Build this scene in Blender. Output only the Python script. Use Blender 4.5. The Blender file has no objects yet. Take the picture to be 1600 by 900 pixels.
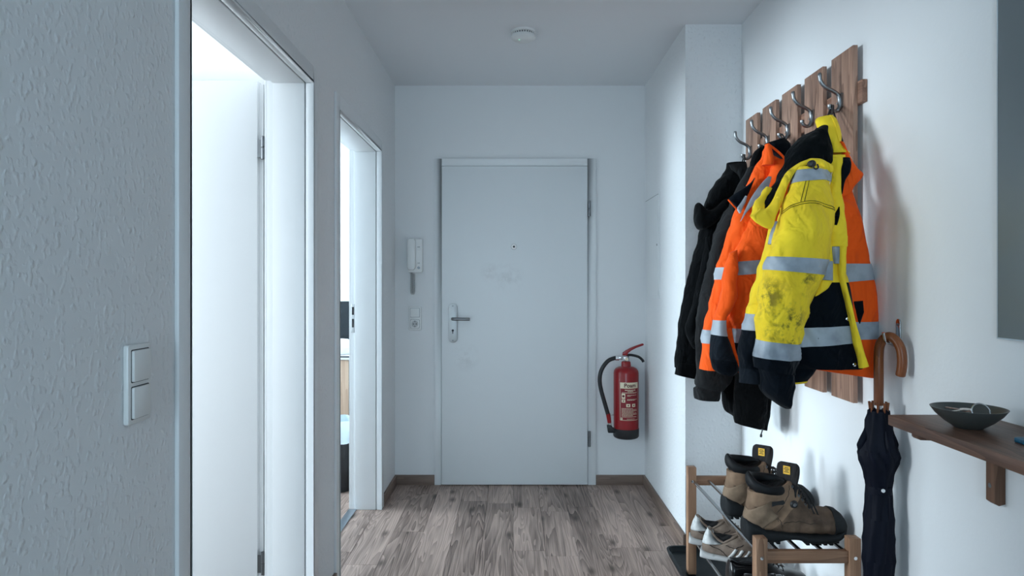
import bpy, bmesh, math, random
from mathutils import Vector, Matrix, noise
random.seed(7)
C = bpy.context.scene.collection
SC = bpy.context.scene
PI = math.pi

# ------------------------------------------------------------------ camera, world, lights, exposure
F, CX, CY, H = 1067.0, 802.0, 444.0, 1.256       # focal length in pixels, principal point, eye height
cd = bpy.data.cameras.new('camera'); cam = bpy.data.objects.new('camera', cd); C.objects.link(cam)
cam.location = (0, 0, H); cam.rotation_euler = (PI/2, 0, 0)
cd.sensor_width = 36; cd.lens = F/1600*36
cd.shift_x = (800-CX)/1600; cd.shift_y = (CY-450)/1600
cd.clip_start = 0.05; cd.clip_end = 100
SC.camera = cam
SC.view_settings.view_transform = 'Standard'; SC.view_settings.look = 'None'
SC.view_settings.gamma = 1; SC.view_settings.use_curve_mapping = False
SC.view_settings.exposure = -0.03
w = bpy.data.worlds.new('world'); SC.world = w; w.use_nodes = True
w.node_tree.nodes['Background'].inputs[0].default_value = (.62, .78, 1, 1)
w.node_tree.nodes['Background'].inputs[1].default_value = .6
def area(name, loc, rot, sx, sy, e, col):
    l = bpy.data.lights.new(name, 'AREA'); l.shape = 'RECTANGLE'; l.size = sx; l.size_y = sy; l.energy = e; l.color = col
    o = bpy.data.objects.new(name, l); o.location = loc; o.rotation_euler = rot; C.objects.link(o); return o
DAY = (.73, .895, 1.0)
area('daylight_near_room', (-5.55, 1.1, 1.6), (0, -PI/2, 0), 1.4, 1.6, 238, (.81, .925, 1.0))   # window of the near side room
area('daylight_far_room', (-5.55, 4.2, 1.55), (0, -PI/2, 0), 1.5, 1.2, 275, DAY)     # window of the far side room
area('fill_behind', (-.42, -2.45, 1.35), (PI/2, 0, 0), .6, 1.5, 42, (.62, .84, 1.0))           # unseen fill added behind the camera to brighten surfaces facing it

# ------------------------------------------------------------------ helpers
def V(*a): return Vector(a)
def W(u, v, d): return Vector(((u-CX)*d/F, d, H-(v-CY)*d/F))     # a measured image point at distance d
def tag(o, label=None, cat=None, group=None, kind=None):
    if label: o['label'] = label
    if cat: o['category'] = cat
    if group: o['group'] = group
    if kind: o['kind'] = kind
    return o
def thing(name, label=None, cat=None, loc=(0, 0, 0), group=None, kind=None):
    o = bpy.data.objects.new(name, None); C.objects.link(o); o.location = loc; o.empty_display_size = .05
    return tag(o, label, cat, group, kind)
def origin(p):
    v = Vector()
    while p is not None: v += p.location; p = p.parent
    return v
class MB:
    def __init__(s): s.v = []; s.f = []
    def add(s, vs, fs):
        b = len(s.v); s.v += [Vector(x) for x in vs]; s.f += [[b+i for i in f] for f in fs]; return s
    def box(s, x0, x1, y0, y1, z0, z1):
        if x0 > x1: x0, x1 = x1, x0
        if y0 > y1: y0, y1 = y1, y0
        if z0 > z1: z0, z1 = z1, z0
        return s.add([(x0,y0,z0),(x1,y0,z0),(x1,y1,z0),(x0,y1,z0),(x0,y0,z1),(x1,y0,z1),(x1,y1,z1),(x0,y1,z1)],
                     [(0,3,2,1),(4,5,6,7),(0,1,5,4),(1,2,6,5),(2,3,7,6),(3,0,4,7)])
    def tube(s, pts, r, n=10, closed=False, flat=1.0):
        pts = [Vector(p) for p in pts]; k = len(pts)
        rs = r if isinstance(r, (list, tuple)) else [r]*k
        ref = None; vs = []
        for i in range(k):
            a = pts[(i-1) % k] if (closed or i > 0) else pts[i]
            b = pts[(i+1) % k] if (closed or i < k-1) else pts[i]
            t = (b-a).normalized()
            if ref is None: ref = t.orthogonal().normalized()
            ref = (ref - t*ref.dot(t)).normalized(); bn = t.cross(ref)
            for j in range(n):
                an = 2*PI*j/n; vs.append(pts[i] + ref*math.cos(an)*rs[i] + bn*math.sin(an)*rs[i]*flat)
        fs = []
        for i in range(k if closed else k-1):
            for j in range(n):
                fs.append((i*n+j, i*n+(j+1) % n, ((i+1) % k)*n+(j+1) % n, ((i+1) % k)*n+j))
        if not closed: fs += [tuple(range(n-1, -1, -1)), tuple((k-1)*n+j for j in range(n))]
        return s.add(vs, fs)
    def lathe(s, prof, c=(0,0,0), n=32, ax='z', lobes=0, amp=0, twist=0):
        vs = []; c = Vector(c)
        for r, z in prof:
            for j in range(n):
                a = 2*PI*j/n; rr = r*(1+amp*math.cos(lobes*(a+twist*z))) if lobes else r
                x, y = rr*math.cos(a), rr*math.sin(a)
                vs.append(c + (V(x, y, z) if ax == 'z' else V(x, -z, y) if ax == 'y' else V(z, x, y)))
        fs = []
        for i in range(len(prof)-1):
            for j in range(n): fs.append((i*n+j, i*n+(j+1) % n, (i+1)*n+(j+1) % n, (i+1)*n+j))
        if prof[0][0] > 1e-6: fs.append(tuple(range(n-1, -1, -1)))
        if prof[-1][0] > 1e-6: fs.append(tuple((len(prof)-1)*n+j for j in range(n)))
        return s.add(vs, fs)
    def prism(s, poly, a, b, ax='y'):       # polygon in the plane across ax, extruded a..b along it
        k = len(poly)
        def P(p, t): return (p[0], t, p[1]) if ax == 'y' else (t, p[0], p[1]) if ax == 'x' else (p[0], p[1], t)
        return s.add([P(p, a) for p in poly]+[P(p, b) for p in poly],
                     [tuple(range(k)), tuple(range(2*k-1, k-1, -1))]+[(i, k+i, k+(i+1) % k, (i+1) % k) for i in range(k)])
    def xform(s, m): s.v = [m @ p for p in s.v]; return s
    def build(s, name, mat, parent=None, bevel=0, seg=2, smooth=True, angle=40, kind=None, sub=0):
        o0 = origin(parent)
        if parent is None:
            xs = [p.x for p in s.v]; ys = [p.y for p in s.v]; zs = [p.z for p in s.v]
            o0 = V((min(xs)+max(xs))/2, (min(ys)+max(ys))/2, min(zs))
        me = bpy.data.meshes.new(name); bm = bmesh.new()
        vs = [bm.verts.new(p-o0) for p in s.v]
        for f in s.f:
            try: bm.faces.new([vs[i] for i in f])
            except ValueError: pass
        bmesh.ops.remove_doubles(bm, verts=bm.verts, dist=1e-6)
        bmesh.ops.recalc_face_normals(bm, faces=bm.faces)
        if bevel:
            es = [e for e in bm.edges if len(e.link_faces) == 2 and e.calc_face_angle(0) > .5]
            bmesh.ops.bevel(bm, geom=es, offset=bevel, segments=seg, affect='EDGES', clamp_overlap=True, profile=.5)
        if smooth:
            for f in bm.faces: f.smooth = True
            th = math.radians(angle)
            for e in bm.edges:
                if len(e.link_faces) == 2 and e.calc_face_angle(0) > th: e.smooth = False
        bm.to_mesh(me); bm.free()
        if mat: me.materials.append(mat)
        o = bpy.data.objects.new(name, me); C.objects.link(o); o.parent = parent
        if parent is None: o.location = o0
        if kind: o['kind'] = kind
        return o
def box(name, mat, parent, *b, bevel=.002, kind=None, **k): return MB().box(*b).build(name, mat, parent, bevel=bevel, kind=kind, **k)
def tube(name, mat, parent, pts, r, n=10, **k): return MB().tube(pts, r, n, **k).build(name, mat, parent)
def smoothpts(pts, n=8):            # Catmull-Rom through points
    pts = [Vector(p) for p in pts]; out = []
    for i in range(len(pts)-1):
        a, b, c, d = pts[max(i-1,0)], pts[i], pts[i+1], pts[min(i+2,len(pts)-1)]
        for k in range(n):
            t = k/n; out.append(.5*((2*b)+(c-a)*t+(2*a-5*b+4*c-d)*t*t+(3*b-a-3*c+d)*t**3))
    out.append(pts[-1]); return out
def rbox(x0, x1, z0, z1, r, n=4):   # rounded rectangle polygon
    out = []
    for cx, cz, a0 in ((x1-r, z0+r, -PI/2), (x1-r, z1-r, 0), (x0+r, z1-r, PI/2), (x0+r, z0+r, PI)):
        for k in range(n+1): a = a0+PI/2*k/n; out.append((cx+r*math.cos(a), cz+r*math.sin(a)))
    return out

class Loft:
    """stations (P0, P1, half thickness): closed sections between two rails, bulging along N."""
    def __init__(s, st, N=(0,-1,0), ex=2.3, fold=0.0, fs=(16,16,5), seed=0, lin=False, skew=0, back=1.0):
        s.st = [(Vector(a), Vector(b), t) for a, b, t in st]; s.N = Vector(N); s.ex = ex; s.fold = fold; s.fs = fs
        s.seed = seed; s.lin = lin; s.skew = skew; s.K = len(st)-1; s.back = back
    def at(s, t):
        t = max(0, min(s.K-1e-6, t)); i = int(t); u = t-i
        a, b, c, d = s.st[max(i-1,0)], s.st[i], s.st[i+1], s.st[min(i+2, s.K)]
        def cr(w, x, y, z):
            if s.lin: return x+(y-x)*u
            return .5*((2*x)+(y-w)*u+(2*w-5*x+4*y-z)*u*u+(3*x-w-3*y+z)*u**3)
        return cr(a[0],b[0],c[0],d[0]), cr(a[1],b[1],c[1],d[1]), max(.001, cr(a[2],b[2],c[2],d[2]))
    def S(s, t, th, off=0.0, shrink=1.0):
        P0, P1, T = s.at(t); mid = (P0+P1)/2; hv = (P1-P0)/2; L = max(hv.length, 1e-5)
        c, n_ = math.cos(th), math.sin(th)
        cc = math.copysign(abs(c)**(2/s.ex), c); ss = math.copysign(abs(n_)**(2/s.ex), n_)
        TT = T*(1+s.skew*cc)
        if ss < 0: TT *= s.back
        p = mid + hv*cc*shrink + s.N*TT*ss*shrink
        if s.fold:
            q = V(p.x*s.fs[0], p.y*s.fs[1]+s.seed*7.3, p.z*s.fs[2])
            k = noise.noise(q)*s.fold + noise.noise(V(p.x*42, p.y*42+s.seed, p.z*13))*s.fold*.35 \
                + (1-abs(noise.noise(V(p.x*22+p.z*11, p.y*15+s.seed, p.z*9-p.x*5)))*2)*s.fold*.75
            p = p + (hv/L*cc*.5 + s.N*ss).normalized()*k*min(1, T/.02)
        if off: p = p + (hv/L*cc*(1 if abs(cc) > .2 else abs(cc)*5) + s.N*ss).normalized()*off
        return p
    def mesh(s, name, mat, parent, ta=0, tb=None, off=0, n=None, m=36, th=None, caps=True, rnd=0, bevel=0, dark=None):
        tb = s.K if tb is None else tb
        n = n or max(3, int((tb-ta)*6)+1); mb = MB(); vs = []; full = th is None
        ths = [2*PI*j/m for j in range(m)] if full else [th[0]+(th[1]-th[0])*j/m for j in range(m+1)]
        rows = [(ta+(tb-ta)*i/(n-1), 1.0) for i in range(n)]
        if caps and full: rows = [(ta, .55), (ta, .9)]+rows+[(tb, .9), (tb, .55)]
        mm = len(ths)
        for t, sh in rows:
            for a in ths: vs.append(s.S(t, a, off, sh))
        fs = []
        for i in range(len(rows)-1):
            for j in range(mm if full else mm-1): fs.append((i*mm+j, i*mm+(j+1) % mm, (i+1)*mm+(j+1) % mm, (i+1)*mm+j))
        if caps and full: fs += [tuple(range(mm-1, -1, -1)), tuple((len(rows)-1)*mm+j for j in range(mm))]
        mb.add(vs, fs); o = mb.build(name, mat, parent, angle=70)
        if not full:
            md = o.modifiers.new('thickness', 'SOLIDIFY'); md.thickness = .0022; md.offset = 0
        return o
    def near(s, p, off=.001, front=True):   # the surface point closest to p in the plane across N
        best = None; N = s.N
        for i in range(s.K*10+1):
            for j in range(40):
                th = PI*j/39 if front else -PI*j/39
                q = s.S(i/10, th, off); dv = q-p; dv -= N*dv.dot(N); e = dv.length
                if best is None or e < best[0]: best = (e, q, i/10, th)
        return best[1]

# ------------------------------------------------------------------ materials
def mat(name, col, rough=.5, metal=0, spec=.5, **k):
    m = bpy.data.materials.new(name); m.use_nodes = True; b = m.node_tree.nodes['Principled BSDF']
    b.inputs['Base Color'].default_value = (*col, 1); b.inputs['Roughness'].default_value = rough
    b.inputs['Metallic'].default_value = metal; b.inputs['Specular IOR Level'].default_value = spec
    for kk, v in k.items(): b.inputs[kk.replace('_', ' ')].default_value = v
    return m
def lin(r, g, b): return tuple(((x/255+.055)/1.055)**2.4 if x > 10 else x/255/12.92 for x in (r, g, b))
def nd(m, t, **k):
    n = m.node_tree.nodes.new(t)
    for kk, v in k.items(): setattr(n, kk, v)
    return n
def lk(m, a, ao, b, bi): m.node_tree.links.new(a.outputs[ao], b.inputs[bi])
def bsdf(m): return m.node_tree.nodes['Principled BSDF']
def coords(m, scale, kind='Object'):
    tc = nd(m, 'ShaderNodeTexCoord'); mp = nd(m, 'ShaderNodeMapping'); mp.inputs['Scale'].default_value = scale
    lk(m, tc, kind, mp, 'Vector'); return mp
def add_bump(m, scale, strength, dist=.002, detail=3, rough=.5, stretch=(1,1,1), kind='Object'):
    mp = coords(m, stretch, kind); nz = nd(m, 'ShaderNodeTexNoise'); nz.inputs['Scale'].default_value = scale
    nz.inputs['Detail'].default_value = detail; nz.inputs['Roughness'].default_value = rough
    bp = nd(m, 'ShaderNodeBump'); bp.inputs['Strength'].default_value = strength; bp.inputs['Distance'].default_value = dist
    lk(m, mp, 0, nz, 'Vector'); lk(m, nz, 'Fac', bp, 'Height'); lk(m, bp, 'Normal', bsdf(m), 'Normal'); return m
def add_mottle(m, c1, c2, scale, lo=.35, hi=.65, stretch=(1,1,1), detail=4):
    mp = coords(m, stretch); nz = nd(m, 'ShaderNodeTexNoise'); nz.inputs['Scale'].default_value = scale; nz.inputs['Detail'].default_value = detail
    cr = nd(m, 'ShaderNodeValToRGB'); cr.color_ramp.elements[0].position = lo; cr.color_ramp.elements[1].position = hi
    cr.color_ramp.elements[0].color = (*c1, 1); cr.color_ramp.elements[1].color = (*c2, 1)
    lk(m, mp, 0, nz, 'Vector'); lk(m, nz, 'Fac', cr, 'Fac'); lk(m, cr, 'Color', bsdf(m), 'Base Color'); return m
def woodchip(name, col, strength, scale=1.0):
    m = mat(name, col, .85, spec=.25)
    mp = coords(m, (scale, scale, scale*.8))
    vo = nd(m, 'ShaderNodeTexVoronoi', feature='SMOOTH_F1'); vo.inputs['Scale'].default_value = 75; vo.inputs['Randomness'].default_value = 1
    nz = nd(m, 'ShaderNodeTexNoise'); nz.inputs['Scale'].default_value = 70; nz.inputs['Detail'].default_value = 2.5
    lk(m, mp, 0, nz, 'Vector')
    mx = nd(m, 'ShaderNodeMix', data_type='RGBA'); mx.inputs[0].default_value = .015
    lk(m, mp, 0, mx, 6); lk(m, nz, 'Color', mx, 7); lk(m, mx, 2, vo, 'Vector')
    mr = nd(m, 'ShaderNodeMapRange'); mr.inputs[1].default_value = .05; mr.inputs[2].default_value = .42; mr.inputs[3].default_value = 1; mr.inputs[4].default_value = 0
    lk(m, vo, 'Distance', mr, 0)
    nz2 = nd(m, 'ShaderNodeTexNoise'); nz2.inputs['Scale'].default_value = 45; nz2.inputs['Detail'].default_value = 4; lk(m, mp, 0, nz2, 'Vector')
    mu = nd(m, 'ShaderNodeMath', operation='MULTIPLY'); lk(m, mr, 0, mu, 0); lk(m, nz2, 'Fac', mu, 1)
    bp = nd(m, 'ShaderNodeBump'); bp.inputs['Strength'].default_value = strength; bp.inputs['Distance'].default_value = .006
    lk(m, mu, 0, bp, 'Height'); lk(m, bp, 'Normal', bsdf(m), 'Normal'); return m
def wood(name, dark, light, axis, scale=1.0, rings=9, rough=.55, perobj=False, knots=False, fib=.5):
    m = mat(name, light, rough, spec=.3)
    st = [11, 11, 11]; st['xyz'.index(axis)] = 1.0 if not knots else .7
    mp = coords(m, tuple(v*scale for v in st))
    if perobj:
        oi = nd(m, 'ShaderNodeObjectInfo'); sc = nd(m, 'ShaderNodeVectorMath', operation='SCALE'); sc.inputs[0].default_value = (37, 23, 41)
        lk(m, oi, 'Random', sc, 'Scale'); ad = nd(m, 'ShaderNodeVectorMath', operation='ADD'); lk(m, mp, 0, ad, 0); lk(m, sc, 0, ad, 1); src = ad
    else: src = mp
    n1 = nd(m, 'ShaderNodeTexNoise'); n1.inputs['Scale'].default_value = 1.0; n1.inputs['Detail'].default_value = 2.2; n1.inputs['Distortion'].default_value = .35
    lk(m, src, 0, n1, 'Vector')
    mu = nd(m, 'ShaderNodeMath', operation='MULTIPLY'); mu.inputs[1].default_value = rings; lk(m, n1, 'Fac', mu, 0)
    fr = nd(m, 'ShaderNodeMath', operation='FRACT'); lk(m, mu, 0, fr, 0)
    # fibres
    st2 = [230, 230, 230]; st2['xyz'.index(axis)] = 6
    mp2 = coords(m, tuple(v*scale for v in st2)); n2 = nd(m, 'ShaderNodeTexNoise'); n2.inputs['Scale'].default_value = 1; n2.inputs['Detail'].default_value = 3
    lk(m, mp2, 0, n2, 'Vector')
    n3 = nd(m, 'ShaderNodeTexNoise'); n3.inputs['Scale'].default_value = .9; n3.inputs['Detail'].default_value = 3; lk(m, src, 0, n3, 'Vector')
    a = nd(m, 'ShaderNodeMath', operation='MULTIPLY_ADD'); a.inputs[1].default_value = .33 if not perobj else .30; lk(m, fr, 0, a, 0)
    s1 = nd(m, 'ShaderNodeMath', operation='MULTIPLY'); s1.inputs[1].default_value = fib; lk(m, n2, 'Fac', s1, 0); lk(m, s1, 0, a, 2)
    b = nd(m, 'ShaderNodeMath', operation='MULTIPLY_ADD'); b.inputs[1].default_value = .75; lk(m, n3, 'Fac', b, 0); lk(m, a, 0, b, 2)
    last = b
    if perobj:
        c = nd(m, 'ShaderNodeMath', operation='MULTIPLY_ADD'); c.inputs[1].default_value = .26; lk(m, oi, 'Random', c, 0); c.inputs[1].default_value = .16; lk(m, b, 0, c, 2); last = c
    mr = nd(m, 'ShaderNodeMapRange'); mr.inputs[1].default_value = .40 + (.13 if perobj else 0); mr.inputs[2].default_value = 1.10 + (.04 if perobj else 0)
    lk(m, last, 0, mr, 0); fin = mr
    cr = nd(m, 'ShaderNodeValToRGB'); cr.color_ramp.elements[0].color = (*dark, 1); cr.color_ramp.elements[1].color = (*light, 1)
    lk(m, fin, 0, cr, 'Fac'); out = cr
    if knots:
        mk = coords(m, (6.5, 2.6, 1)); src2 = mk
        if perobj:
            ad2 = nd(m, 'ShaderNodeVectorMath', operation='ADD'); lk(m, mk, 0, ad2, 0); lk(m, sc, 0, ad2, 1); src2 = ad2
        vo = nd(m, 'ShaderNodeTexVoronoi'); vo.voronoi_dimensions = '2D'; vo.inputs['Scale'].default_value = 1; lk(m, src2, 0, vo, 'Vector')
        kr = nd(m, 'ShaderNodeMapRange'); kr.inputs[1].default_value = .03; kr.inputs[2].default_value = .16; kr.inputs[3].default_value = .75; kr.inputs[4].default_value = 0
        lk(m, vo, 'Distance', kr, 0)
        sep = nd(m, 'ShaderNodeSeparateColor'); lk(m, vo, 'Color', sep, 0)
        gt = nd(m, 'ShaderNodeMath', operation='GREATER_THAN'); gt.inputs[1].default_value = .55; lk(m, sep, 0, gt, 0)
        km = nd(m, 'ShaderNodeMath', operation='MULTIPLY'); lk(m, kr, 0, km, 0); lk(m, gt, 0, km, 1)
        mx = nd(m, 'ShaderNodeMix', data_type='RGBA'); mx.inputs[7].default_value = (dark[0]*.45, dark[1]*.42, dark[2]*.4, 1)
        lk(m, km, 0, mx, 0); lk(m, cr, 'Color', mx, 6); lk(m, mx, 2, bsdf(m), 'Base Color')
    else: lk(m, cr, 'Color', bsdf(m), 'Base Color')
    bp = nd(m, 'ShaderNodeBump'); bp.inputs['Strength'].default_value = .15; bp.inputs['Distance'].default_value = .001
    lk(m, n2, 'Fac', bp, 'Height'); lk(m, bp, 'Normal', bsdf(m), 'Normal'); return m
def fabric(name, col, rough=.85, bump=.25, sheen=.04, mott=.12):
    m = mat(name, col, rough, spec=.08 if max(col) < .05 else .25); bsdf(m).inputs['Sheen Weight'].default_value = sheen
    add_mottle(m, tuple(c*(1-mott) for c in col), tuple(min(1, c*(1+mott)) for c in col), 9, .3, .7)
    add_bump(m, 160, bump, .0012, 2)
    b1 = [n for n in m.node_tree.nodes if n.type == 'BUMP'][0]      # creases on top of the weave
    mp = coords(m, (1, 1, .55)); mp.inputs['Rotation'].default_value = (.3, .5, .2)
    nz = nd(m, 'ShaderNodeTexNoise', noise_type='FBM'); nz.inputs['Scale'].default_value = 13; nz.inputs['Detail'].default_value = 2; nz.inputs['Distortion'].default_value = 1.6
    b2 = nd(m, 'ShaderNodeBump'); b2.inputs['Strength'].default_value = .8; b2.inputs['Distance'].default_value = .022
    lk(m, mp, 0, nz, 'Vector'); lk(m, nz, 'Fac', b2, 'Height'); lk(m, b1, 'Normal', b2, 'Normal'); lk(m, b2, 'Normal', bsdf(m), 'Normal'); return m

M = {}
M['wall'] = woodchip('wall_white', (.84, .855, .865), .6)
M['wall_flat'] = add_bump(mat('wall_paint', (.84, .855, .865), .85, spec=.25), 120, .12, .002)
M['room_white'] = mat('room_white', (.92, .93, .935), .7, spec=.25)
M['wall_smear'] = add_bump(mat('plaster_white', (.85, .865, .875), .8, spec=.25), 26, .22, .004, 5, .6)
M['ceiling'] = add_bump(mat('ceiling_white', (.84, .86, .88), .9, spec=.2), 90, .1, .002)
M['lacquer'] = mat('white_lacquer', (.82, .84, .85), .38)
M['leaf_white'] = mat('white_leaf', (.92, .93, .935), .4)
M['door'] = mat('door_white', (.80, .83, .845), .45)
M['plastic'] = mat('white_plastic', (.80, .81, .80), .35)
M['socket_dark'] = mat('dark_holes', (.02, .02, .025), .5)
M['floor'] = wood('laminate_oak', lin(76, 62, 57), lin(196, 172, 160), 'y', .8, 24, .48, perobj=True, knots=True, fib=.55)
M['floor_dark'] = mat('floor_joint', lin(70, 60, 56), .8)
M['skirt'] = wood('baseboard_oak', lin(98, 82, 74), lin(150, 130, 118), 'y', 1.3, 5, .5)
M['skirt_x'] = wood('baseboard_oak_x', lin(98, 82, 74), lin(150, 130, 118), 'x', 1.3, 5, .5)
M['walnut'] = wood('walnut_boards', lin(98, 72, 60), lin(178, 142, 122), 'z', 1.5, 7, .5, perobj=True)
M['walnut_y'] = wood('walnut_batten', lin(90, 62, 50), lin(165, 126, 106), 'y', 1.5, 6, .5)
M['shelf'] = wood('walnut_shelf', lin(72, 50, 40), lin(140, 104, 86), 'y', 1.6, 7, .42)
M['shelf_z'] = wood('walnut_bracket', lin(78, 54, 42), lin(134, 100, 80), 'z', 1.6, 4, .5)
M['rack_z'] = wood('rack_wood_upright', lin(112, 80, 60), lin(178, 140, 112), 'z', 1.8, 5, .5)
M['rack_x'] = wood('rack_wood_rail', lin(104, 74, 56), lin(164, 126, 100), 'x', 1.8, 5, .5)
M['crook'] = wood('crook_wood', lin(96, 50, 26), lin(142, 84, 50), 'z', 2.0, 4, .3)
M['desk'] = wood('desk_oak', lin(170, 140, 118), lin(208, 182, 160), 'z', 1.2, 4, .5)
M['steel'] = mat('brushed_steel', (.52, .53, .54), .22, 1)
M['hook'] = mat('satin_nickel', (.25, .26, .27), .33, 1)
M['chrome'] = mat('chrome', (.72, .73, .74), .15, 1)
M['hinge'] = mat('dark_hinge', (.20, .21, .22), .4, 1)
M['alu'] = mat('aluminium_strip', (.50, .56, .62), .4, 1)
M['yellow'] = fabric('hi_vis_yellow', lin(255, 216, 48), .8, .2, .03, .06)
M['orange'] = fabric('hi_vis_orange', lin(255, 92, 16), .8, .2, .03, .07)
M['navy'] = fabric('navy_cloth', lin(8, 15, 23), .85)
M['black_fleece'] = fabric('black_fleece', lin(8, 10, 12), .95, .4, .04)
M['charcoal'] = fabric('charcoal_fleece', lin(34, 35, 36), .95, .4, .05)
M['lining'] = fabric('black_lining', lin(5, 9, 12), .95, .3, .03)
M['cuff'] = fabric('knit_cuff', lin(24, 30, 37), .95, .4)
M['reflect'] = add_bump(add_mottle(mat('reflective_tape', lin(150, 160, 170), .5, spec=.5), lin(112, 121, 131), lin(166, 176, 186), 11, .30, .56), 60, .25, .003, 3)  # darker mottling stands in for shade in the tape's creases
M['black'] = mat('black_plastic', (.012, .013, .015), .45)
M['rubber'] = add_bump(mat('black_rubber', (.012, .014, .016), .7, spec=.25), 60, .3, .002)
M['tray'] = add_bump(mat('dark_tray', (.004, .009, .012), .5, spec=.3), 30, .25, .003)
M['umbrella'] = add_bump(mat('navy_nylon', lin(4, 9, 24), .6, spec=.15), 30, .15, .003)
M['red'] = mat('extinguisher_red', lin(146, 11, 19), .28)
M['label_red'] = mat('label_red', lin(134, 18, 32), .5)
M['cream'] = mat('label_cream', lin(232, 218, 190), .5)
M['print_red'] = mat('print_dark_red', lin(96, 26, 30), .6)
M['leather'] = add_bump(add_mottle(mat('nubuck_leather', (.2, .13, .08), .8, spec=.25), lin(104, 84, 68), lin(158, 130, 106), 13, .3, .72), 110, .35, .0015)
M['leather_dark'] = add_bump(add_mottle(mat('worn_leather', (.2, .13, .08), .78, spec=.25), lin(70, 57, 48), lin(124, 102, 84), 16, .3, .72), 110, .35, .0015)
M['leather_light'] = add_bump(add_mottle(mat('scuffed_leather', (.2, .13, .08), .8, spec=.25), lin(110, 92, 76), lin(156, 134, 112), 22, .3, .72), 110, .35, .0015)
M['collar'] = add_bump(mat('padded_collar', lin(10, 13, 17), .6, spec=.3), 40, .25, .003)
M['tongue'] = fabric('tongue_cloth', lin(48, 46, 46), .8)
M['tag'] = mat('yellow_tag', lin(236, 186, 60), .6)
M['seam'] = mat('dark_stitching', lin(52, 42, 36), .8)
M['lace'] = mat('black_lace', (.012, .012, .013), .8)
M['suede'] = add_bump(add_mottle(mat('taupe_suede', (.2, .17, .15), .95, spec=.2), lin(104, 90, 80), lin(140, 124, 112), 20), 200, .3, .001)
M['sneak_white'] = add_mottle(mat('off_white_leather', (.7, .7, .68), .6), lin(160, 161, 160), lin(204, 204, 202), 30)
M['sole_white'] = add_mottle(mat('scuffed_sole', (.6, .6, .6), .7), lin(120, 120, 119), lin(186, 186, 185), 40, .25, .5)
M['inner'] = fabric('shoe_lining', lin(34, 34, 36), .9)
M['shoe_black'] = mat('polished_black', (.01, .01, .011), .22)
M['bowl'] = add_bump(mat('dark_pewter', lin(84, 86, 84), .4, .3), 50, .12, .002)
M['key'] = mat('nickel_key', (.55, .50, .46), .28, 1)
M['copper'] = mat('copper_key', (.50, .30, .24), .3, 1)
M['teal'] = mat('teal_cover', lin(20, 92, 122), .4)
M['mirror'] = mat('grey_reflection', (.16, .185, .20), .32, 0, .5)  # even grey stands in for what the mirror would reflect
M['mirror_edge'] = mat('mirror_edge', (.50, .57, .62), .45)
M['screen'] = mat('monitor_back', lin(20, 32, 40), .5)
M['white_paper'] = mat('white_paper', (.85, .86, .87), .8)
M['bag'] = mat('bag_film', (.70, .82, .92), .25, spec=.6)
g = mat('green_led', (.1, .9, .3), .4); bsdf(g).inputs['Emission Color'].default_value = (.25, 1, .45, 1); bsdf(g).inputs['Emission Strength'].default_value = 4; M['led'] = g
M['highlight_white'] = mat('highlight_white', (.95, .95, .95), .2); M['cord_grey'] = mat('grey_rim', (.35, .37, .38), .5)  # pure white stands in for the highlight on the peephole's chrome
M['satin'] = mat('satin_steel', (.46, .47, .47), .45, 1)
gl = mat('window_glass', (1, 1, 1), 0); bsdf(gl).inputs['Transmission Weight'].default_value = 1; bsdf(gl).inputs['IOR'].default_value = 1.02; M['glass'] = gl
def stains(m, spots, col, scale=18):       # soiled patches, fixed to the cloth
    b = bsdf(m); link = b.inputs['Base Color'].links[0]; src = link.from_socket
    tc = nd(m, 'ShaderNodeTexCoord'); acc = None
    for c, r in spots:
        dn = nd(m, 'ShaderNodeVectorMath', operation='DISTANCE'); dn.inputs[1].default_value = c; lk(m, tc, 'Object', dn, 0)
        mr = nd(m, 'ShaderNodeMapRange'); mr.inputs[1].default_value = r*.2; mr.inputs[2].default_value = r; mr.inputs[3].default_value = 1; mr.inputs[4].default_value = 0
        lk(m, dn, 'Value', mr, 0)
        if acc is None: acc = mr
        else:
            mx = nd(m, 'ShaderNodeMath', operation='MAXIMUM'); lk(m, acc, 0, mx, 0); lk(m, mr, 0, mx, 1); acc = mx
    nz = nd(m, 'ShaderNodeTexNoise'); nz.inputs['Scale'].default_value = scale; nz.inputs['Detail'].default_value = 6; nz.inputs['Roughness'].default_value = .7; lk(m, tc, 'Object', nz, 'Vector')
    mr2 = nd(m, 'ShaderNodeMapRange'); mr2.inputs[1].default_value = .47; mr2.inputs[2].default_value = .60; mr2.inputs[3].default_value = 0; mr2.inputs[4].default_value = .85; lk(m, nz, 'Fac', mr2, 0)
    mu = nd(m, 'ShaderNodeMath', operation='MULTIPLY'); lk(m, acc, 0, mu, 0); lk(m, mr2, 0, mu, 1)
    mx = nd(m, 'ShaderNodeMix', data_type='RGBA'); mx.inputs[7].default_value = (*col, 1)
    lk(m, mu, 0, mx, 0); m.node_tree.links.new(src, mx.inputs[6]); lk(m, mx, 2, b, 'Base Color')

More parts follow.
